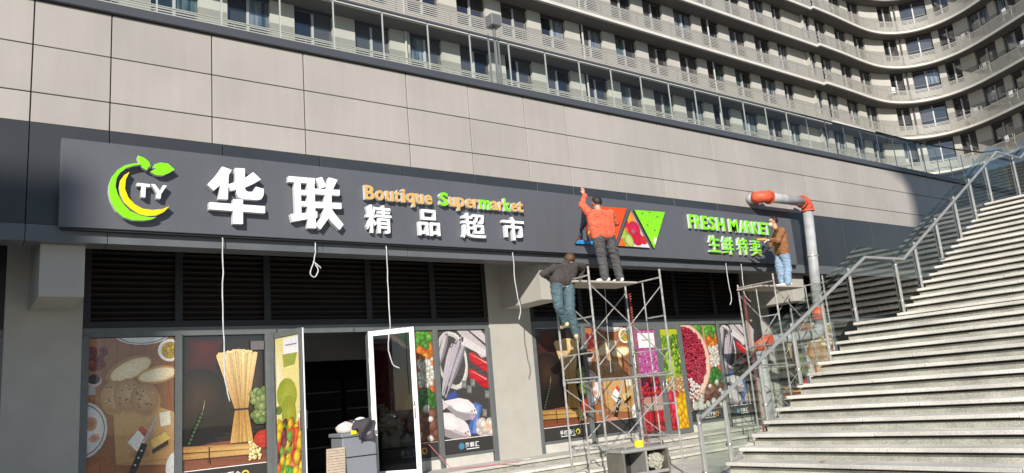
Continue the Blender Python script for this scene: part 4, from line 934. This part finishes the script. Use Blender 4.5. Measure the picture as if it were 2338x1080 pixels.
hang([(1692, 599), (1697, 650), (1701, 675), (1716, 690)], 'white cable reaching the top of the pipe scaffold')
tag(MB().tube([at(1381, 656, 11.7), at(1386, 740, 11.7), at(1395, 850, 11.7)], .006, 5).build('thin_string', M['cable']), 'thin white string hanging under the scaffold planks', 'string')

# ---------------------------------------------------------------- things on the ground
# litter bin
B0 = Vector((6.73, 7.09, 0)); bu = Vector((.985, -.12, 0)).normalized(); bv = Vector((.12, .985, 0)).normalized()
BH = Z(-.75); BW = .72; BD = .34
bn = thing('litter_bin', (7.1, 7.2, 0), 'stainless litter bin with two open mouths and recycling triangles', 'bin')
def bb(a0, a1, c0, c1, z0, z1, nm, mt, bev=0): return MB().obox(B0 + bu * a0 + bv * c0 + Vector((0, 0, z0)), bu * (a1 - a0), bv * (c1 - c0), Vector((0, 0, z1 - z0))).build(nm, M[mt], bn, bevel=bev)
bb(0, BW, 0, BD, BH - .05, BH, 'bin_top', 'stainless', .012)
bb(0, .03, .0, BD, .03, BH - .051, 'side_panel', 'binside'); bb(BW - .03, BW, 0, BD, .03, BH - .051, 'side_panel', 'binside')
bb(.031, BW - .031, BD - .02, BD, .03, BH - .051, 'back_panel', 'binpanel'); bb(BW / 2 - .015, BW / 2 + .015, .0, BD - .021, .03, BH - .051, 'divider', 'stainless')
bb(.031, BW / 2 - .016, .01, .03, .05, BH - .33, 'door_panel', 'binpanel'); bb(BW / 2 + .016, BW - .031, .01, .03, .05, BH - .33, 'door_panel', 'binpanel')
bb(.031, BW / 2 - .016, .0, .05, BH - .325, BH - .29, 'mouth_lip', 'stainless'); bb(BW / 2 + .016, BW - .031, .0, .05, BH - .325, BH - .29, 'mouth_lip', 'stainless')
for cx in (BW * .25 + .02, BW * .75):
    zc = BH - .43; tr_ = [(0, .075), (.07, -.05), (-.07, -.05)]
    P = [B0 + bu * (cx + a) + bv * .0 + Vector((0, 0, zc + b)) for a, b in tr_]
    MB().tube(P + [P[0]], .007, 6).build('recycling_mark', M['white'], bn)
bb(-.0, BW, .02, BD - .02, .002, .03, 'plinth', 'binpanel')
# crumpled lump standing in for the shiny reflections inside a mouth
bm = bmesh.new(); bmesh.ops.create_icosphere(bm, subdivisions=4, radius=.10)
c0 = B0 + bu * (BW * .8) + bv * .10 + Vector((0, 0, BH - .19))
for v in bm.verts: v.co = Vector((v.co.x * .95, v.co.y * .7, v.co.z * .95)) * (1 + .5 * abs(mnoise.noise(v.co * 16)) + .2 * mnoise.noise(v.co * 45)) + c0
me = bpy.data.meshes.new('mouth_shine_mesh'); bm.to_mesh(me); bm.free(); me.materials.append(mat('mouth_shine', (.36, .34, .27), .15, coat=1.0)); o = bpy.data.objects.new('mouth_shine_lump', me); col.objects.link(o); tag(o, 'crumpled pale lump standing in for the shiny inside of the bin mouth', 'bag')
tp = B0 + bu * .40 + bv * .17 + Vector((0, 0, BH + .001))
tpm = MB(); n = 20
for r_, z in ((.06, 0), (.06, .07), (.042, .07), (.042, 0)):
    for i in range(n): a = 2 * math.pi * i / n; tpm.v.append((tp.x + r_ * math.cos(a), tp.y + r_ * math.sin(a), tp.z + z))
for k_ in range(4):
    for i in range(n): tpm.face((k_ * n + i, k_ * n + (i + 1) % n, ((k_ + 1) % 4) * n + (i + 1) % n, ((k_ + 1) % 4) * n + i))
tag(tpm.build('tape_roll', M['tape']), 'yellow tape roll on top of the litter bin', 'tape')
tag(MB().tube([tp + Vector((-.3, -.06, .012)), tp + Vector((-.25, -.04, .012)), tp + Vector((-.12, .02, .012))], .011, 8).build('hand_tool', M['steel']), 'small steel tool lying on the litter bin', 'tool')

# grey wheeled box in the doorway with jacket, helmet, tag
gx0, gx1, gy0, gy1 = 5.66, 6.30, 12.85, 13.35; gt = Z(-.38)
gb = thing('storage_crate', (5.95, 13.1, FL), 'grey plastic storage crate standing in the shop doorway', 'crate')
boxpart('crate_body', M['greyplastic'], gb, gx0, gx1, gy0, gy1, FL + .002, gt - .07, bevel=.02); boxpart('crate_rim', M['greyplastic'], gb, gx0 - .03, gx1 + .03, gy0 - .03, gy1 + .03, gt - .069, gt, bevel=.012)
boxpart('crate_band', M['dark'], gb, gx0 - .004, gx1 + .004, gy0 - .004, gy1 + .004, gt - .42, gt - .40)
def blob(name, c, r, fn, mt, label, cat, sub=3):
    bm = bmesh.new(); bmesh.ops.create_icosphere(bm, subdivisions=sub, radius=1)
    for v in bm.verts: v.co = fn(Vector((v.co.x * r[0], v.co.y * r[1], v.co.z * r[2]))) + Vector(c)
    me = bpy.data.meshes.new(name); bm.to_mesh(me); bm.free(); me.materials.append(mt)
    for p in me.polygons: p.use_smooth = True
    o = bpy.data.objects.new(name, me); col.objects.link(o); return tag(o, label, cat)
blob('hard_hat', (6.15, 13.15, gt + .10), (.15, .17, .15), lambda v: Vector((v.x * (1.25 if v.z < -.06 else 1), v.y * (1.25 if v.z < -.06 else 1), max(v.z, -.095))), M['white'], 'white safety helmet on the grey crate', 'helmet')
blob('cloth_bundle', (5.86, 13.08, gt + .06), (.19, .18, .13), lambda v: v * (1 + .3 * mnoise.noise(v * 9)) if v.z > -.03 else Vector((v.x, v.y, max(v.z, -.058))), mat('pale_cloth', (.62, .58, .54), .9), 'pale cloth bundle on the grey crate', 'cloth')
jk = MB(); nu, nv = 14, 10
for i in range(nu):
    for j in range(nv):
        u, v = i / (nu - 1), j / (nv - 1); x = 5.86 + .40 * u + .05 * math.sin(v * 5); y = 12.80 + .05 * math.sin(u * 7 + v * 3) - .02 + (.25 * (1 - min(1, v * 2.2))); z = gt + .22 - .06 * abs(u - .45) - max(0, v - .35) * (.55 if u > .3 else .2)
        jk.v.append((x, y, z + .015 * math.sin(u * 11 + v * 4)))
for i in range(nu - 1):
    for j in range(nv - 1): a = i * nv + j; jk.face((a, a + 1, a + nv + 1, a + nv))
jo = jk.build('jacket', M['cloth'], smooth=True); sm = jo.modifiers.new('thick', 'SOLIDIFY'); sm.thickness = .02
tag(jo, 'dark jacket thrown over the grey crate', 'jacket')
yt = MB().box(5.80, 5.90, 12.79, 12.80, gt - .03, gt + .03).build('yellow_tag', M['hivis'], bevel=.002); tag(yt, 'small yellow tag hanging at the crate rim', 'tag')
sb = thing('slatted_board', (5.55, 12.9, FL), 'brown slatted board leaning against the grey crate', 'board')
q0 = Vector((5.30, 12.72, FL + .002)); qu = Vector((.34, .02, 0)); qv = Vector((.06, .10, .66))
MB().obox(q0, qu, qv, Vector((0, .03, -.004))).build('board_back', M['brownslat'], sb)
for i in range(15): MB().obox(q0 + qv * (i / 15 + .012) + Vector((.01, -.012, 0)), qu * .95, qv * .042, Vector((0, .011, 0))).build('board_slat', M['brownslat'], sb)
ex = MB().tube([(9.2, 12.6, FL + .012), (8.7, 12.75, FL + .012), (8.3, 12.9, FL + .012), (8.0, 13.2, FL + .03), (7.7, 13.45, FL + .5), (7.5, 13.55, FL + .55)], .008, 6).build('pink_lead', mat('pink_cable', (.5, .12, .16), .5)); tag(ex, 'thin pink cable running from the door over the shop step', 'cable')
for i, (x, y) in enumerate(((8.9, 12.95), (9.7, 13.0), (10.3, 12.95), (11.6, 13.2), (9.3, 13.2))):
    s = MB(); a = i * 1.3; s.prism([(x + .09 * math.cos(a + t), y + .05 * math.sin(a + t), FL + .004) for t in (0, 1.3, 2.6, 3.9, 5.1)], (0, 0, .006)); tag(s.build('packing_scrap', M['whiteframe'] if i % 2 else M['brownslat']), 'small white paper scrap left on the shop step' if i % 2 else 'small brown cardboard scrap left on the shop step', 'scrap', 'white scraps on the shop step' if i % 2 else 'brown scraps on the shop step')

# ---------------------------------------------------------------- people
skin = mat('skin', (.55, .30, .20), .5, spec=.4); skin2 = mat('skin_tan', (.42, .22, .14), .5)
def cloth_m(name, rgb, **k): return mat(name, rgb, .88, bump=.4, bscale=30, noise=.22, nscale=9, **k)
def capsule(mb, p0, p1, r0, r1, n=12, m_=5):
    p0, p1 = Vector(p0), Vector(p1); d = p1 - p0; L = d.length; t = d.normalized() if L > 1e-6 else Vector((0, 0, 1)); pts = []; rs = []
    for i in range(m_): a = math.pi / 2 * (1 - i / m_); pts.append(p0 - t * (r0 * math.sin(a))); rs.append(max(r0 * math.cos(a), .0008))
    pts += [p0, p1]; rs += [r0, r1]
    for i in range(1, m_ + 1): a = math.pi / 2 * i / m_; pts.append(p1 + t * (r1 * math.sin(a))); rs.append(max(r1 * math.cos(a), .0008))
    mb.tube(pts, 0, n, True, rs)
def person(label, caps, mats, soft, hair, voxel=.0085, extras=None):
    mb = MB()
    for c in caps: capsule(mb, *c[:4])
    tmp = mb.build('tmp', mats[0]); md = tmp.modifiers.new('r', 'REMESH'); md.mode = 'VOXEL'; md.voxel_size = voxel
    sm = tmp.modifiers.new('s', 'SMOOTH'); sm.iterations = 9; sm.factor = .5
    dg = bpy.context.evaluated_depsgraph_get(); dg.update(); me = bpy.data.meshes.new_from_object(tmp.evaluated_get(dg)); bpy.data.objects.remove(tmp)
    me.name = 'person'; me.materials.clear()
    for x in mats: me.materials.append(x)
    n = len(me.vertices); co = np.empty(n * 3); me.vertices.foreach_get('co', co); co = co.reshape(-1, 3)
    best = np.full(n, 1e9); idx = np.zeros(n, int)
    for p0, p1, r0, r1, mi in caps:
        p0, p1 = np.array(p0), np.array(p1); d = p1 - p0; L2 = max(d @ d, 1e-9); t = np.clip(((co - p0) @ d) / L2, 0, 1)
        dist = np.linalg.norm(co - (p0 + t[:, None] * d), axis=1) - (r0 + (r1 - r0) * t)
        up_ = dist < best; best[up_] = dist[up_]; idx[up_] = mi
    nrm = np.empty(n * 3); me.vertices.foreach_get('normal', nrm); nrm = nrm.reshape(-1, 3)
    for i in range(n):                     # folds in the cloth
        if idx[i] in soft:
            p = Vector(co[i]); f = mnoise.noise(Vector((p.x * 6 + p.z * 5, p.y * 6, p.z * 19 + p.x * 8))) * .015 + (1 - abs(mnoise.noise(Vector((p.x * 13, p.y * 13, p.z * 24)))) * 2) * .007 + mnoise.noise(p * 40) * .003
            co[i] += nrm[i] * f
    me.vertices.foreach_set('co', co.ravel())
    me.polygons.foreach_set('material_index', [int(idx[p.vertices[0]]) for p in me.polygons]); me.polygons.foreach_set('use_smooth', [True] * len(me.polygons))
    lo = co.min(0); base = Vector(((co[:, 0].mean()), co[:, 1].mean(), lo[2]))
    for v in me.vertices: v.co -= base
    me.update(); o = bpy.data.objects.new('person', me); col.objects.link(o); o.location = base; ORG[o.name] = base
    tag(o, label, 'person')
    hc, hr, fwd, hm, cut = hair
    bm = bmesh.new(); bmesh.ops.create_icosphere(bm, subdivisions=4, radius=1); fwd = Vector(fwd).normalized()
    for v in list(bm.verts):
        q = v.co.copy()
        if q.z < -.25 + .75 * max(0, q.dot(fwd)) * cut + .0: pass
    dele = [v for v in bm.verts if v.co.z < -.52 + 1.15 * max(0.0, v.co.dot(fwd) + .25) * cut]
    bmesh.ops.delete(bm, geom=dele, context='VERTS')
    for v in bm.verts: v.co = Vector((v.co.x * hr[0], v.co.y * hr[1], v.co.z * hr[2])) * (1 + .05 * mnoise.noise(v.co * 7)) + Vector(hc) - base
    hme = bpy.data.meshes.new('hair'); bm.to_mesh(hme); bm.free(); hme.materials.append(hm)
    for p in hme.polygons: p.use_smooth = True
    ho = bpy.data.objects.new('hair', hme); col.objects.link(ho); ho.parent = o; sd = ho.modifiers.new('t', 'SOLIDIFY'); sd.thickness = .012; sd.offset = 0
    ORG[ho.name] = base
    return o
def V(*a): return Vector(a)
def hand(caps, wrist, d, nrm, mi, curl=.0, thumb=1):
    d = Vector(d).normalized(); nrm = Vector(nrm).normalized(); s = d.cross(nrm).normalized() * thumb
    for k_ in (-.027, -.009, .009, .027): caps.append((wrist, wrist + d * .085 + s * k_, .022, .0135, mi))
    for k_, L in ((-.031, .058), (-.010, .076), (.011, .080), (.031, .070)):
        b = wrist + d * .09 + s * k_; m1 = b + d * L * .55 + s * k_ * .25 + nrm * curl * .5 * L; m2 = m1 + d * L * .45 * (1 - curl) + nrm * curl * L * .8
        caps.append((b, m1, .0105, .010, mi)); caps.append((m1, m2, .010, .0085, mi))
    t0 = wrist + d * .03 + s * .03; t1 = t0 + d * .035 + s * .03 + nrm * .01; caps.append((t0, t1, .014, .012, mi)); caps.append((t1, t1 + d * .03 + s * .008, .0115, .0095, mi))
def torso(caps, ls, rs, lh, rh, mi, r0=.088, r1=.105, n=6, fwd=None):
    ax = (rs - ls).normalized()
    for i in range(n):
        t = i / (n - 1); a = ls.lerp(rs, .10 + .8 * t) - V(0, 0, .055); b = lh.lerp(rh, .0 + 1.0 * t) + V(0, 0, .03)
        caps.append((a, b, r0 + .018 * math.sin(math.pi * t), r1 + .014 * math.sin(math.pi * t), mi))
def head(caps, c, fwd, mi, s=1.0):
    f = Vector(fwd).normalized(); u = Vector((0, 0, 1)); r = f.cross(u).normalized(); c = Vector(c)
    caps.append((c + u * .035 - f * .015, c + u * .03 + f * .02, .088, .082, mi)); caps.append((c - u * .03 + f * .01, c - u * .075 + f * .045, .07, .042, mi))
    caps.append((c + f * .085 + u * .0, c + f * .112 - u * .025, .013, .017, mi))
    for k_ in (-1, 1): caps.append((c + r * .085 * k_ + u * .015 - f * .01, c + r * .088 * k_ - u * .03 - f * .005, .016, .012, mi)); caps.append((c + f * .095 + r * .032 * k_ + u * .02, c + f * .096 + r * .03 * k_ + u * .02, .009, .009, mi))
    caps.append((c + f * .082 - u * .058 - r * .018, c + f * .082 - u * .058 + r * .018, .011, .011, mi))
    caps.append((c - u * .06 - f * .02, c - u * .15 - f * .03, .055, .058, mi))
hairm = mat('black_hair', (.015, .012, .011), .6); hairb = mat('brown_hair', (.09, .045, .02), .6, noise=.3, nscale=40)
shoe_w = mat('white_shoe', (.74, .72, .68), .6); sole_y = mat('pale_sole', (.70, .56, .30), .7)

# worker in the orange jacket, back turned, left hand on the top of the sign
feet = ZP + .0; Yw = 10.98
hc = at(1361.5, 464, Yw + .02); ls = at(1343, 484, Yw); rs = at(1394, 487, Yw); le = at(1329, 468, 11.25); lw_ = at(1335, 446, 11.62); re_ = at(1406, 510, Yw + .08); rw = at(1388, 516, Yw + .30)
lh = at(1366, 541, Yw); rh = at(1391, 541, Yw); lk = at(1374, 588, Yw + .05); rk = at(1403, 586, Yw + .03)
la = at(1381, 628, Yw); ra = at(1414, 629, Yw); la.z = feet + .085; ra.z = feet + .085
caps = []; J, T, S, W = 0, 1, 2, 3
head(caps, hc, (-.1, 1, .1), S)
neck = hc - V(0, .01, .14); mid = (ls + rs) / 2; pel = (lh + rh) / 2
caps += [(ls + V(.06, 0, -.03), rs + V(-.06, 0, -.03), .085, .085, J), (mid - V(0, 0, .03), neck, .09, .062, J),
         (ls, le, .082, .066, J), (le, lw_, .064, .05, J), (rs, re_, .085, .07, J), (re_, rw, .066, .05, J),
         (lh + V(.0, 0, -.03), lk, .122, .098, T), (rh + V(0, 0, -.03), rk, .122, .098, T), (lk, la, .098, .080, T), (rk, ra, .098, .080, T), (lh + V(.0, 0, .0), rh + V(-.0, 0, .0), .105, .105, T)]
torso(caps, ls, rs, lh + V(-.03, 0, .02), rh + V(.03, 0, .02), J, .098, .118)
hand(caps, lw_ + V(0, .02, .02), (0, .12, 1), (0, 1, 0), S, .12, 1); hand(caps, rw, (-.4, 1, 0), (0, 0, -1), S, .4, -1)
for a, d in ((la, V(-.55, .85, 0)), (ra, V(-.05, 1, 0))):
    d = d.normalized(); b = V(a.x, a.y, feet + .042)
    caps += [(a, b - d * .02, .05, .045, W), (b - d * .06, b + d * .15, .042, .040, W), (V(b.x, b.y, feet + .028) - d * .06, V(b.x, b.y, feet + .028) + d * .19, .028, .026, W)]
person('person in an orange-red jacket on the scaffold reaching up over the sign', caps, [cloth_m('orange_jacket', (.72, .125, .06)), cloth_m('grey_trousers', (.075, .072, .075)), skin, shoe_w], (0, 1),
       (hc + V(0, -.012, .028), (.098, .112, .112), (-.1, 1, .1), hairm, 1.0))

# worker climbing the scaffold, dark jacket and jeans
Yc = 11.05
hc = at(1301, 594, Yc + .28); ls = at(1267, 612, Yc + .05); rs = at(1312, 607, Yc + .12); le = at(1241, 625, Yc); lw_ = at(1262, 641, Yc + .12); re_ = at(1330, 609, Yc + .2); rw = at(1322, 634, Yc + .3); rw.z = ZP + .06
lh = at(1271, 652, Yc - .02); rh = at(1297, 652, Yc - .02); lk = at(1275, 698, Yc - .02); rk = at(1301, 706, Yc - .08); la = at(1291, 734, Yc + .1); ra = at(1316, 762, Yc + .0)
caps = []; head(caps, hc, (.35, .8, -.45), S)
mid = (ls + rs) / 2; pel = (lh + rh) / 2; neck = mid + (hc - mid) * .5
caps += [(ls + V(.05, 0, -.02), rs + V(-.05, 0, -.02), .085, .085, J), (mid, neck, .09, .065, J), 
         (ls, le, .082, .068, J), (le, lw_, .066, .05, J), (rs, re_, .082, .068, J), (re_, rw, .066, .05, J),
         (lh, lk, .122, .096, T), (rh, rk, .122, .096, T), (lk, la, .095, .078, T), (rk, ra, .095, .078, T), (lh + V(.02, 0, .03), rh + V(-.02, 0, .03), .108, .108, T), (lh + V(.01, -.004, .035), rh + V(-.01, -.004, .035), .108, .108, 4)]
torso(caps, ls, rs, lh + V(0, 0, .045), rh + V(0, 0, .045), J, .10, .125)
hand(caps, lw_, (.6, .6, -.2), (0, 0, -1), S, .4, 1); hand(caps, rw, (.5, .7, -.3), (0, 0, -1), S, .3, -1)
for a, d in ((la, V(.15, .75, -.1)), (ra, V(.55, .5, -.3))):
    d = d.normalized(); b = a + V(0, 0, -.06); caps += [(a, b, .05, .044, W), (b - d * .05, b + d * .17, .042, .036, W), (b - d * .055 - V(0, 0, .022), b + d * .185 - V(0, 0, .02), .028, .026, 3)]
mats = [cloth_m('charcoal_jacket', (.055, .045, .042)), cloth_m('dark_jeans', (.075, .12, .14)), skin2, sole_y, cloth_m('white_shirt_hem', (.62, .52, .47))]
person('person in a dark jacket and jeans climbing the side of the scaffold', caps, mats, (0, 1), (hc + V(.0, .0, .03), (.1, .108, .108), (.35, .8, -.45), hairb, .7))

# worker in the brown jacket, in profile, with glove, mask and drill
Yd = 11.02
hc = at(1765, 507, Yd); ls = at(1776, 529, Yd + .17); rs = at(1785, 527, Yd - .14); re_ = at(1776, 549, Yd - .16); rw = at(1759, 548, Yd + .02); le = at(1757, 575, 11.45); lw_ = at(1740, 578, 11.62)
lh = at(1781, 578, Yd + .09); rh = at(1790, 578, Yd - .09); lk = at(1780, 611, Yd + .08); rk = at(1798, 611, Yd - .07); la = at(1785, 640, Yd + .1); ra = at(1798, 641, Yd - .08); la.z = ra.z = feet + .085
le = ls * .5 + lw_ * .5 + V(0, 0, -.08)
caps = []; head(caps, hc, (-.75, .62, -.08), S)
mid = (ls + rs) / 2; pel = (lh + rh) / 2; neck = hc - V(-.03, .0, .12)
caps += [(ls + V(0, -.04, -.03), rs + V(0, .04, -.03), .085, .085, J), (mid - V(0, 0, .02), neck, .085, .062, J), 
         (rs, re_, .088, .075, J), (re_, rw, .072, .055, J), (ls, le, .08, .06, J), (le, lw_, .054, .042, 5),
         (lh, lk, .122, .10, T), (rh, rk, .122, .10, T), (lk, la, .098, .082, T), (rk, ra, .098, .082, T), (lh, rh, .11, .11, T)]
torso(caps, ls, rs, lh, rh, J, .115, .132)
hand(caps, rw, (-.85, .5, .05), (0, .3, -1), 4, .75, -1); hand(caps, lw_, (-.7, .6, .15), (0, 0, -1), S, .3, 1)
for a, d in ((la, V(-.8, .6, 0)), (ra, V(-.7, .7, 0))):
    d = d.normalized(); b = V(a.x, a.y, feet + .042); caps += [(a, b, .05, .045, W), (b - d * .06, b + d * .15, .042, .040, W), (V(b.x, b.y, feet + .028) - d * .06, V(b.x, b.y, feet + .028) + d * .19, .028, .026, W)]
pw = person('person in a brown jacket and light jeans with a face mask fixing letters', caps, [cloth_m('brown_jacket', (.25, .105, .04)), cloth_m('light_jeans', (.24, .33, .45)), skin, shoe_w, mat('work_glove', (.78, .70, .66), .8), cloth_m('dark_sleeve', (.03, .032, .035))], (0, 1, 5),
            (hc + V(.012, -.01, .03), (.098, .104, .108), (-.75, .62, -.08), hairm, 1.0))
f = V(-.75, .62, -.08).normalized(); r_ = f.cross(V(0, 0, 1)).normalized()
bm = bmesh.new(); bmesh.ops.create_icosphere(bm, subdivisions=3, radius=1); bmesh.ops.delete(bm, geom=[v for v in bm.verts if v.co.dot(f) < .15], context='VERTS')
for v in bm.verts: v.co = V(v.co.x * .082, v.co.y * .082, v.co.z * .062) + hc + f * .035 - V(0, 0, .055) - ORG[pw.name]
me = bpy.data.meshes.new('face_mask'); bm.to_mesh(me); bm.free(); me.materials.append(M['white']); o = bpy.data.objects.new('face_mask', me); col.objects.link(o); o.parent = pw
MB().tube([hc + f * .10 + r_ * .06 + V(0, 0, .02), hc + f * .118 + V(0, 0, .018), hc + f * .10 - r_ * .06 + V(0, 0, .02), hc - r_ * .095 + V(0, 0, .025)], .005, 6).build('glasses', M['black'], pw)
dr = thing('power_drill', tuple(rw + V(-.14, .1, 0)), 'orange power drill held in the white glove beside the green letters', 'drill')
dc = rw + V(-.10, .06, .02)
capm = MB(); capsule(capm, dc, dc + V(-.13, .14, .02), .034, .03); capm.build('drill_body', mat('drill_orange', (.62, .27, .03), .5), dr, smooth=True)
MB().tube([dc + V(-.13, .14, .02), dc + V(-.21, .22, .035)], .015, 8).build('drill_chuck', M['black'], dr)
MB().tube([dc, dc + V(.0, .0, -.13)], .022, 8).build('drill_grip', M['black'], dr)

# ---------------------------------------------------------------- unseen blocks added to cast the big shadows on the facade
def tower(cx, cy, wid, dep, ztop, side, label):      # plan aligned with the sun's bearing so that one edge makes the shadow line
    d = Vector((.83, 1, 0)).normalized(); r = Vector((d.y, -d.x, 0)); c = Vector((cx, cy, 0)); t = thing('shade_block', (cx, cy, 0), label, 'building', None)
    o = c - d * dep - (r * wid if side < 0 else Vector((0, 0, 0)))
    o = c - d * dep - (Vector((wid, 0, 0)) if side < 0 else Vector((0, 0, 0))); r = Vector((1, 0, 0))
    MB().obox(o, r * wid, d * dep, Vector((0, 0, ztop))).build('shade_block_wall', M['far'], t)
    for i in range(int(ztop / 3.3) - 1):
        for j in range(int(wid / 4)):
            MB().obox(o + d * (dep + .01) + r * (1.2 + j * 4) + Vector((0, 0, 3 + i * 3.3)), r * 2.2, d * .06, Vector((0, 0, 1.8))).build('shade_block_window', PANES[0], t)
tower(-8.25 - .83 * 26, -26, 24, 10, Z(11.35 + .65 * 26), -1, 'unseen block added out of view to shade the shop corner')  # unseen block, sized so its shadow falls on the shop corner
gt_ = thing('shade_cutout', (0, -35, 0), 'unseen cut-out wall added out of view to cast the curved shadow', 'building')
prof = [(-13.43, -1.7), (-13.43, 34.6), (-13.25, 35.3), (-13.25, 35.8), (-13.45, 36.35), (-13.85, 36.7), (-14.35, 36.95), (-15.5, 37.35), (-19, 38.0), (-19, 50.0), (9, 50.0), (9, -1.7)]  # outline shaped so this unseen wall casts the curved podium shadow
MB().prism([(x, -35, z + H) for x, z in prof], (0, -.5, 0)).build('shade_cutout_wall', M['far'], gt_)
